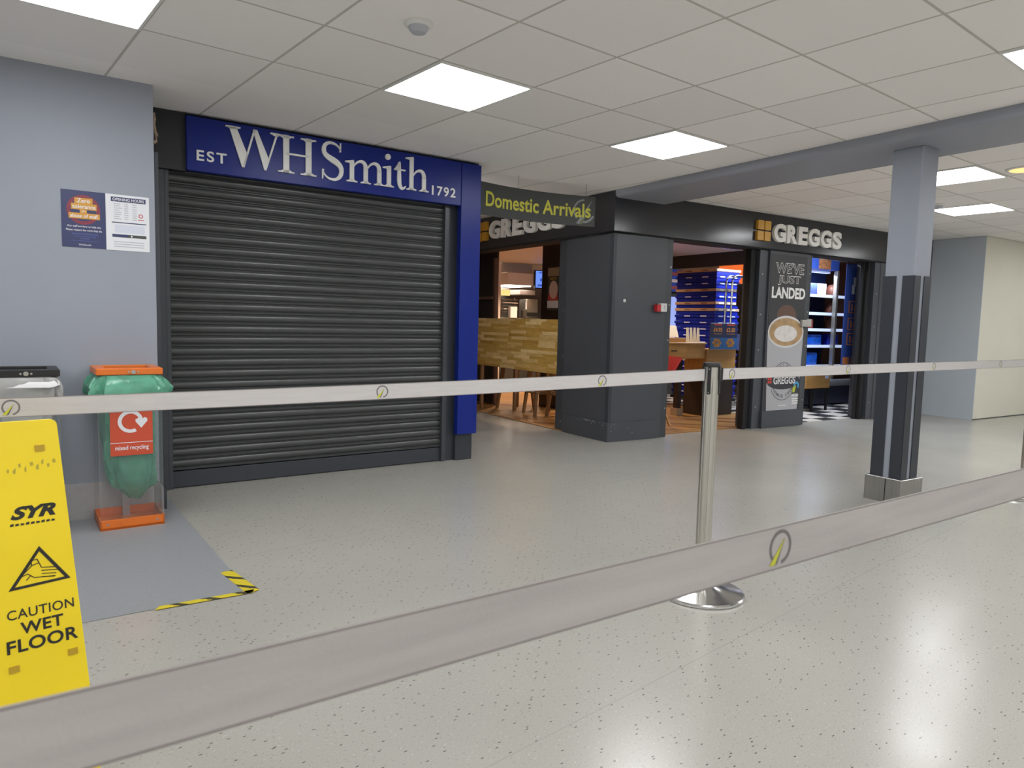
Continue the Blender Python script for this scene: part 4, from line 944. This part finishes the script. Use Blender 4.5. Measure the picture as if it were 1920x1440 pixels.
stool(.60, 1.98, 'wooden stool behind the middle of the wooden screen', -10)
stool(.72, 1.62, 'wooden stool behind the screen, nearest to the corner pillar', 5)
# dark shelf unit at the left of that opening
su = thing('shelf_unit', 'dark brown shelf unit behind the screen next to blue sign', 'shelf unit', G, (.6, 3.5, 0))
MB().box(.56, .60, 3.10, 4.3, .0065, 2.1).build('body', 'brown', su)
MB().bar((.55, 3.03, .0065), (.55, 3.10, 2.0), .05, .05).build('upright', 'brown2', su)
MB().box(.50, .56, 3.10, 4.3, 1.45, 1.485).build('shelf', 'brown2', su)
# framed food picture on the partition
fp = thing('poster', 'small food picture with pale caption on the dark shop partition', 'poster', G, (1.09, 2.5, 1.2))
MB().box(1.090, 1.099, 2.37, 2.626, 1.318, 1.889).build('sheet', 'print_dk', fp)
MB().box(1.086, 1.090, 2.375, 2.624, 1.765, 1.875).build('top_strip', 'beige', fp)
MB().disc((1.086, 2.49, 1.585), (0, -1, 0), V, .095, .003, 24, .12).build('food_picture', 'pink', fp); MB().disc((1.088, 2.50, 1.485), (0, -1, 0), V, .11, .002, 24, .09).build('food_picture', 'pred', fp)
MB().box(1.084, 1.089, 2.375, 2.62, 1.345, 1.44).build('caption', 'paper', fp)
mb = MB(); text(mb, 'HOT', (1.0885, 2.57, 1.715), (0, -1, 0), V, .14, .035, .0006, .02); mb.build('lettering', 'gold', fp)
# kitchen behind the counter
hd = thing('extractor_hood', 'pale extractor hood under the shop ceiling at the back', 'hood', G, (3.2, 7, 1.85))
MB().box(2.93, 3.54, 6.6, 7.3, 1.865, 2.105, .01).build('body', 'pinkwall', hd); MB().box(2.96, 3.50, 6.63, 7.25, 1.845, 1.864).build('lamp', 'hood', hd)
struct(MB().box(2.93, 3.7, 6.9, 7.3, 2.105, ZI), 'trim_21', 'kitchen', G)
sc_ = thing('menu_screen', 'lit blue menu screen hanging at the back of the shop', 'screen', G, (3.65, 6.55, 1.82))
MB().box(3.54, 4.0, 6.55, 6.6, 1.815, 2.18, .004).build('case', 'black', sc_); MB().box(3.556, 3.985, 6.546, 6.5505, 1.835, 2.162).build('display', 'screen', sc_)
MB().box(3.60, 3.72, 6.544, 6.546, 1.86, 1.90).box(3.66, 3.70, 6.544, 6.546, 1.96, 2.02).box(3.62, 3.74, 6.544, 6.546, 2.12, 2.14).build('menu_print', 'screen2', sc_); MB().box(3.75, 3.77, 6.57, 6.59, 2.178, ZI).build('bracket', 'black', sc_)
kc = thing('kitchen_counter', 'steel kitchen counter with dark backs at the rear of shop', 'counter', G, (3.3, 6.9, 0))
MB().box(2.80, 4.3, 6.65, 7.3, .0065, 1.19).build('body', 'darkkit', kc); MB().box(2.78, 4.32, 6.63, 7.32, 1.19, 1.222, .004).build('worktop', 'inox', kc)
struct(MB().box(2.82, 4.4, 7.34, 7.38, .0, 1.84), 'trim_22', 'inox', G)
tr = thing('tray_rack', 'steel rack of trays on the kitchen counter under the hood', 'rack', G, (3.07, 6.7, 1.22))
for x in (2.93, 3.235): MB().box(x, x+.02, 6.8, 6.82, 1.222, 1.62).build('upright', 'inox', tr)
for k in range(5): MB().box(2.93, 3.25, 6.70, 7.0, 1.33+k*.06, 1.343+k*.06).build('tray', 'pinkwall' if k % 2 else 'inox', tr)
tag(MB().box(2.82, 3.01, 6.62, 6.65, 1.652, 1.765, .004).build('warm_lamp', 'lamp_y', None, G, (2.9, 6.63, 1.65)), 'small glowing amber panel to the left of the tray rack', 'lamp')
tag(MB().box(3.325, 3.69, 6.75, 7.338, 1.690, 1.785, .006).build('white_box', 'pinkwall', None, G, (3.5, 6.8, 1.69)), 'long white box unit above the coffee machine', 'box')
tag(MB().box(3.015, 3.17, 6.60, 6.68, 1.222, 1.44, .004).build('paper_cups', 'paper', None, G, (3.09, 6.64, 1.222)), 'white carton standing on the counter beside the tray rack', 'carton')
cm = thing('coffee_machine', 'steel coffee machine at right end of the shop counter', 'coffee machine', G, (3.6, 6.8, 1.222))
MB().box(3.46, 3.75, 6.72, 7.0, 1.235, 1.61, .02, 2).build('body', 'inox', cm); MB().box(3.44, 3.47, 6.71, 6.73, 1.40, 1.56).build('lit_strip', 'paper', cm); MB().box(3.48, 3.74, 6.70, 6.73, 1.26, 1.34).build('drip_tray', 'black', cm)
MB().lathe([(.05, 1.222), (.06, 1.30), (.06, 1.38), (.02, 1.39)], (3.372, 6.66, 0), 16).build('grinder', 'darkkit', cm)
def downlight(x, y, label):
    t = thing('downlight', label, 'ceiling lamp', G, (x, y, ZI-.01))
    MB().lathe([(.075, ZI-.006), (.085, ZI-.0005)], (x, y, 0), 24).build('rim', 'white', t); MB().lathe([(.07, ZI-.009), (.07, ZI-.004)], (x, y, 0), 24).build('lens', 'down', t)
downlight(2.94, 6.964, 'warm downlight in shop ceiling, nearer to the blue sign'); downlight(3.944, 7.649, 'warm downlight in shop ceiling, nearer the menu screen')
for x, y, e in ((1.6, 2.4, 150), (2.2, 4.5, 260), (3.2, 7.9, 150), (3.4, 5.6, 260), (1.6, 1.0, 60), (2.3, 2.6, 60)):
    l = D.lights.new('shop_lamp', 'SPOT'); l.energy = e; l.color = (1, .72, .47); l.spot_size = 2.3; l.spot_blend = .6; l.shadow_soft_size = .07
    o = D.objects.new('shop_lamp', l); C.objects.link(o); o.matrix_world = G.m @ Matrix.Translation((x, y, ZI-.03))

for x, y, z, e, sx in ((5.0, 1.27, 1.97, 18, .8), (3.5, .75, 2.25, 40, .5), (4.5, .6, 2.25, 22, .5)):  # cabinet strip light, plus unseen fill lamps added for the crates and side poster
    l = D.lights.new('cool_strip_and_fill', 'AREA'); l.shape = 'RECTANGLE'; l.size = sx; l.size_y = .08; l.energy = e; l.color = (.75, .86, 1)
    o = D.objects.new('cool_strip_and_fill', l); C.objects.link(o); o.matrix_world = G.m @ Matrix.Translation((x, y, z)) @ Matrix.Rotation(.35, 4, 'X')
# doorway with the crates
def crate(z, k, beige):
    names = ['topmost', 'second', 'third', 'fourth', 'fifth', 'sixth', 'seventh', 'eighth', 'ninth', 'tenth', 'eleventh', 'twelfth', 'thirteenth', 'fourteenth', 'fifteenth', 'sixteenth', 'seventeenth', 'eighteenth', 'nineteenth', 'twentieth']
    x0, x1, y0, y1 = 2.99, 3.47, 1.40, 2.15; h = .0885
    l = ('blue bread crate with beige rim, ' if beige else 'plain blue bread crate, ')+(names[k]+' from the top of the stack' if k else 'topmost of the stack')
    t = thing('bread_crate', l, 'crate', G, (x0, y0, z), 'blue bread crates stacked inside the doorway')
    MB().box(x0+.012, x1-.012, y0+.012, y1-.012, z+.001, z+h*.74, .004).build('body', 'cratebl', t)
    mb = MB(); a = .03; zz0, zz1 = z+h*.58, z+h-.001
    mb.box(x0, x1, y0, y0+a, zz0, zz1, .003).box(x0, x1, y1-a, y1, zz0, zz1, .003).box(x0, x0+a, y0+a, y1-a, zz0, zz1).box(x1-a, x1, y0+a, y1-a, zz0, zz1)
    mb.build('rim', 'cratebe' if beige else 'cratebl', t)
    mb = MB(); mb.box(x0+.07, x0+.16, y0-.0008, y0, zz0+.008, zz1-.010).box(x0+.24, x0+.40, y0-.0008, y0, zz0+.008, zz1-.012); mb.build('hand_slot', 'cratewh' if not beige else 'paper', t)
    mb = MB(); mb.box(x0-.0008, x0, y0+.15, y0+.26, zz0+.010, zz1-.012).box(x0-.0008, x0, y0+.45, y0+.56, zz0+.010, zz1-.012); mb.build('side_slot', 'cratewh' if not beige else 'brown2', t)
NC = 20
for k in range(NC): crate(1.93-(k+1)*.0885, k, k in (0, 3, 5, 6))
dl = thing('crate_dolly', 'low wheeled dolly under the stack of blue crates', 'dolly', G, (3.2, 1.8, 0))
MB().box(2.98, 3.48, 1.39, 2.16, .12, .159, .004).build('deck', 'black', dl)
for x in (3.04, 3.42):
    for y in (1.46, 2.08): MB().lathe([(.045, -.014), (.05, -.01), (.05, .01), (.045, .014)], (0, 0, 0), 16).build('caster', 'black', dl).matrix_local = Matrix.Translation((x-3.2, y-1.8, .062)) @ Matrix.Rotation(PI/2, 4, 'Y')
tl_ = thing('trolley', 'bright tubular steel trolley frame in front of the blue crates', 'trolley', G, (3.2, 1.25, 0))
def utube(y):
    pts = [(3.07, y, .10), (3.07, y, 1.74)]+[(3.07+.09*(1-math.cos(a)), y, 1.74+.09*math.sin(a)) for a in [i/6*PI/2 for i in range(1, 7)]]+[(3.55, y, 1.83)]+[(3.55+.09*math.sin(a), y, 1.74+.09*math.cos(a)) for a in [i/6*PI/2 for i in range(1, 7)]]+[(3.64, y, .10)]
    return MB().tube(pts, .014, 10)
utube(1.20).build('frame_tube', 'chrome', tl_); utube(1.30).build('frame_tube', 'chrome', tl_); MB().box(3.05, 3.66, 1.18, 1.33, .085, .115).build('base_shelf', 'inox', tl_)
for x in (3.09, 3.61): MB().lathe([(.03, -.012), (.036, -.008), (.036, .008), (.03, .012)], (0, 0, 0), 14).build('caster', 'black', tl_).matrix_local = Matrix.Translation((x-3.2, 0, .043)) @ Matrix.Rotation(PI/2, 4, 'Y')
tag(MB().box(3.12, 3.36, 1.05, 1.17, 1.42, 1.72, .01).build('black_bag', 'brown', None, G, (3.2, 1.1, 1.42)), 'dark bag hung on the steel trolley frame', 'bag')
# till table with drawer
tt = thing('till_table', 'oak till table with drawer just inside the doorway', 'table', G, (2.05, 1.25, 0))
MB().box(1.55, 2.08, 1.0, 1.5, .735, .925, .004).box(2.08, 2.40, 1.0, 1.5, .745, .93, .004).build('body', 'oak', tt)
d_ = MB().box(1.60, 2.06, .992, 1.0, .76, .905, .003).build('drawer', 'oak', tt); MB().box(1.80, 1.90, .989, .992, .835, .85).build('handle', 'black', d_)
MB().box(1.53, 2.42, .985, 1.52, .926, .945, .003).build('top', 'oak', tt); MB().box(2.15, 2.22, 1.2, 1.27, .0065, .735).build('leg', 'brown', tt); MB().box(1.60, 1.67, 1.2, 1.27, .0065, .735).build('leg', 'brown', tt); MB().box(2.13, 2.24, 1.18, 1.29, .0065, .10).build('foot', 'beige', tt)
lh = thing('leaflet_box', 'oak leaflet box standing on the till table', 'box', G, (1.9, 1.2, .946))
MB().box(1.56, 2.10, 1.05, 1.4, .946, 1.00, .003).build('tray', 'oak', lh)
for k in range(4):
    x = 1.665+k*.098
    tag(MB().bar((x+.05, 1.10+k*.01, 1.0085), (x+.060, 1.16+k*.01, 1.15), .092, .004).build('leaflet', 'leaf', None, G, (x, 1.1, 1.0)), ['cream leaflet in the oak box, nearest to the corner pillar', 'cream leaflet in the oak box, second from the corner pillar', 'cream leaflet in the oak box, third from the corner pillar', 'cream leaflet in the oak box, fourth from the corner pillar'][k], 'leaflet', 'leaflets on the till table')
for k in range(4):
    x = 2.11+k*.062
    mb = MB().poly([(x, 1.05, .946), (x+.055, 1.05, .946), (x+.062, 1.08, 1.13), (x+.030, 1.08, 1.13)], (0, -1, 0), .006)
    tag(mb.build('menu_card', 'leaf', None, G, (x, 1.05, .946)), 'narrow cream menu card on till table, '+['nearest to the leaflet box', 'second from the leaflet box', 'third from the leaflet box', 'fourth from the leaflet box'][k], 'menu card', 'menu cards on the till table')
# oak bin with price board
ub = thing('display_unit', 'oak display unit below the blue price board', 'cabinet', G, (2.72, 1.2, 0))
MB().box(2.44, 2.97, 1.02, 1.38, .0065, .58, .003).build('body', 'brown', ub); MB().box(2.43, 2.975, 1.0, 1.38, .58, .86, .004).build('top_box', 'oak', ub)
pb = thing('price_board', 'navy price board with two deals and food photos', 'price board', G, (2.71, .99, .86))
MB().box(2.455, 2.955, .975, .993, .862, 1.195, .002).build('board', 'price', pb)
MB().box(2.457, 2.953, .9735, .975, .863, 1.01).build('lower_print', 'pblue', pb)
mb = MB()
for cx in (2.585, 2.825): mb.box(cx-.07, cx+.07, .9735, .975, 1.165, 1.185)
mb.build('heading_print', 'pred', pb)
mb = MB(); text(mb, '£4.95', (2.585, .9745, 1.085), U, V, .16, .052, .0008, .02, align='c'); text(mb, '£3.50', (2.825, .9745, 1.085), U, V, .16, .052, .0008, .02, align='c')
for cx in (2.585, 2.825): mb.box(cx-.075, cx+.075, .9738, .975, 1.055, 1.062)
mb.build('price_lettering', 'porange', pb)
rnd = random.Random(2); mb = MB()
for cx in (2.575, 2.825):
    for k in range(6):
        a = k*PI/3; mb.disc((cx+.05*math.cos(a), .973, .945+.035*math.sin(a)), U, V, .032, .0012, 14, .026)
mb.build('food_picture', 'food', pb)
tag(MB().box(2.965, 3.05, .985, .995, .85, 1.06).build('wall_leaflet', 'print_blue', None, G, (3.0, .99, .85)), 'pale blue leaflet sheet to the right of the price board', 'leaflet')
# red chair
rc = thing('red_chair', 'red chair with wooden legs by the corner pillar', 'chair', G, (1.2, .75, 0))
MB().bar((1.18, .62, .44), (1.40, .60, .80), .03, .30, .03, .36).build('backrest', 'red', rc)
MB().box(.95, 1.28, .5, .95, .42, .46, .015, 2).build('seat', 'red', rc)
for p, q in (((1.24, .62, .42), (1.36, .52, .0065)), ((1.24, .90, .42), (1.34, 1.0, .0065)), ((1.0, .56, .42), (.93, .48, .0065)), ((1.0, .9, .42), (.93, .98, .0065))): MB().bar(p, q, .028, .028, .02, .02).build('leg', 'oak', rc)
# menu panels and back things seen over the crates
mp_ = thing('menu_board', 'orange and navy menu panels high behind the crate stack', 'menu board', G, (3.6, 3.2, 1.7))
MB().box(3.2, 4.2, 3.2, 3.24, 1.70, 2.06).build('panel', 'posterblue', mp_); MB().box(4.75, 5.6, 2.9, 2.94, 1.80, 2.22).build('panel', 'menu', mp_)
for k in range(3): MB().box(3.2, 4.2, 3.195, 3.2, 1.74+k*.11, 1.79+k*.11).build('stripe', 'meat' if k != 1 else 'pink', mp_)
dc = thing('drinks_cabinet', 'lit glass drinks cabinet far behind the crates', 'cabinet', G, (3.7, 3.4, 0))
MB().box(3.3, 4.3, 3.3, 3.8, .0065, 1.68).build('body', 'darkkit', dc); MB().box(3.98, 4.28, 3.29, 3.3, .9, 1.62).build('glass_door', 'glassblue', dc); MB().box(3.34, 3.92, 3.29, 3.3, .9, 1.62).build('glass_door', 'glassblue', dc)
tag(MB().box(2.72, 2.95, 2.3, 2.5, .95, 1.16, .01).build('blue_tub', 'cratebl', None, G, (2.85, 2.4, .95)), 'small dark blue tub left of the crate stack', 'tub')
tag(MB().box(2.5, 2.94, 2.2, 2.7, .0065, .949).build('side_counter', 'brown', None, G, (2.7, 2.4, 0)), 'dark counter under the small blue tub', 'counter')

# second doorway: chilled cabinet
fr = thing('chilled_cabinet', 'open chilled cabinet with lit shelves inside the second doorway', 'cabinet', G, (5.1, 1.5, 0))
MB().box(4.55, 5.90, 1.75, 1.80, .02, 2.05).box(4.55, 5.90, 1.22, 1.75, .02, .38, .02).build('body', 'fridge', fr)
MB().box(4.55, 5.40, 1.20, 1.75, 2.02, 2.24, .004).build('header', 'posterblue', fr); MB().box(4.90, 5.18, 1.195, 1.20, 2.03, 2.22).build('header_picture', 'nuts', fr)
MB().box(5.335, 5.385, 1.18, 1.24, .30, 2.02, .004).build('front_post', 'inox', fr)
MB().box(4.54, 5.92, 1.16, 1.24, .30, .40, .02, 2).build('kick_panel', 'fridgeg', fr); MB().box(4.54, 5.92, 1.22, 1.30, .03, .30, .01).build('kick_panel', 'fridgeg', fr)
SZ = (.60, .90, 1.145, 1.385, 1.65)
for z in SZ:
    s_ = MB().box(4.55, 5.90, 1.30, 1.75, z-.012, z, .002).build('shelf', 'fridgeg', fr); MB().box(4.55, 5.90, 1.285, 1.30, z-.026, z+.016).build('price_strip', 'striplit', s_)
MB().box(4.55, 5.33, 1.30, 1.36, 1.985, 2.01).build('lamp', 'striplit', fr)
def item(name, label, cat, m, x0, x1, y0, y1, z0, z1, bev=.02, grp=None):
    o = MB().box(x0, x1, y0, y1, z0, z1, bev, 3).build(name, m, None, G, ((x0+x1)/2, (y0+y1)/2, z0)); tag(o, label, cat, grp)
item('packet', 'large bright blue packet on the lowest cabinet shelf', 'packet', 'bluebag', 4.70, 5.20, 1.34, 1.7, .602, .80)
item('packet', 'bright blue packet on the second shelf, above another blue one', 'packet', 'bluebag', 4.75, 5.28, 1.34, 1.7, .902, 1.07)
item('packet', 'dark blue packet right of the steel post on the second shelf', 'packet', 'cratebl', 5.45, 5.70, 1.34, 1.7, .902, 1.08)
item('fruit_punnet', 'punnet of red fruit on the middle cabinet shelf', 'punnet', 'meat', 4.75, 5.05, 1.34, 1.6, 1.147, 1.30, .012)
item('carton', 'blue and yellow carton on the top cabinet shelf', 'carton', 'print_blue', 4.72, 5.10, 1.34, 1.6, 1.652, 1.83, .006)
item('carton', 'pale pink carton on the top cabinet shelf by the post', 'carton', 'pink', 5.13, 5.32, 1.34, 1.6, 1.652, 1.83, .006)
for k, (z, l) in enumerate(((1.147, 'lowest of three'), (1.387, 'middle of three'), (1.652, 'topmost of three'))):
    o = MB().lathe([(.02, z+.001), (.07, z+.004), (.09, z+.06), (.085, z+.13), (.05, z+.18), (.01, z+.19)], (5.62, 1.45, 0), 20).build('loaf', 'loaf', None, G, (5.62, 1.45, z)); tag(o, 'rounded brown pack right of the steel post, '+l, 'pack', 'brown packs in the chilled cabinet')
# cardboard box on a stand
st_ = thing('small_stand', 'small dark metal stand under the cardboard box', 'stand', G, (4.55, .95, 0))
MB().box(4.36, 4.74, .80, 1.10, .30, .325).build('top', 'black', st_)
for x in (4.38, 4.70):
    for y in (.82, 1.08): MB().box(x-.014, x+.014, y-.014, y+.014, .0065, .30).build('leg', 'black', st_)
bx = thing('cardboard_box', 'brown cardboard box on the small dark stand', 'box', G, (4.5, .95, .326))
MB().box(4.20, 4.74, .80, 1.12, .326, .515, .004).build('body', 'oak', bx); MB().box(4.62, 4.70, .798, .80, .46, .50).build('label', 'shelfw', bx)
# tall blue side poster
sp_ = thing('poster', 'tall narrow blue offer poster at right side of the second doorway', 'poster', G, (4.33, .30, .63))
MB().box(4.19, 4.58, .295, .30, .60, 2.01).build('sheet', 'posterblue', sp_)
mb = MB()
for k, z in enumerate((.95, 1.15, 1.37)):
    for a, b, c, d in ((4.28, 4.30, z, z+.16), (4.50, 4.52, z, z+.16), (4.28, 4.52, z, z+.012), (4.28, 4.52, z+.148, z+.16), (4.34, 4.37, z+.03, z+.12), (4.40, 4.46, z+.04, z+.10)): mb.box(a, b, .293, .295, c, d)
mb.box(4.22, 4.36, .293, .295, .70, .79); mb.box(4.40, 4.44, .293, .295, .69, .80); mb.box(4.48, 4.52, .293, .295, .69, .80)
mb.build('offer_print', 'porange2', sp_)
mb = MB().box(4.36, 4.48, .293, .295, 1.72, 1.84).box(4.33, 4.39, .293, .295, 1.62, 1.74); mb.build('picture_print', 'print_pale', sp_)
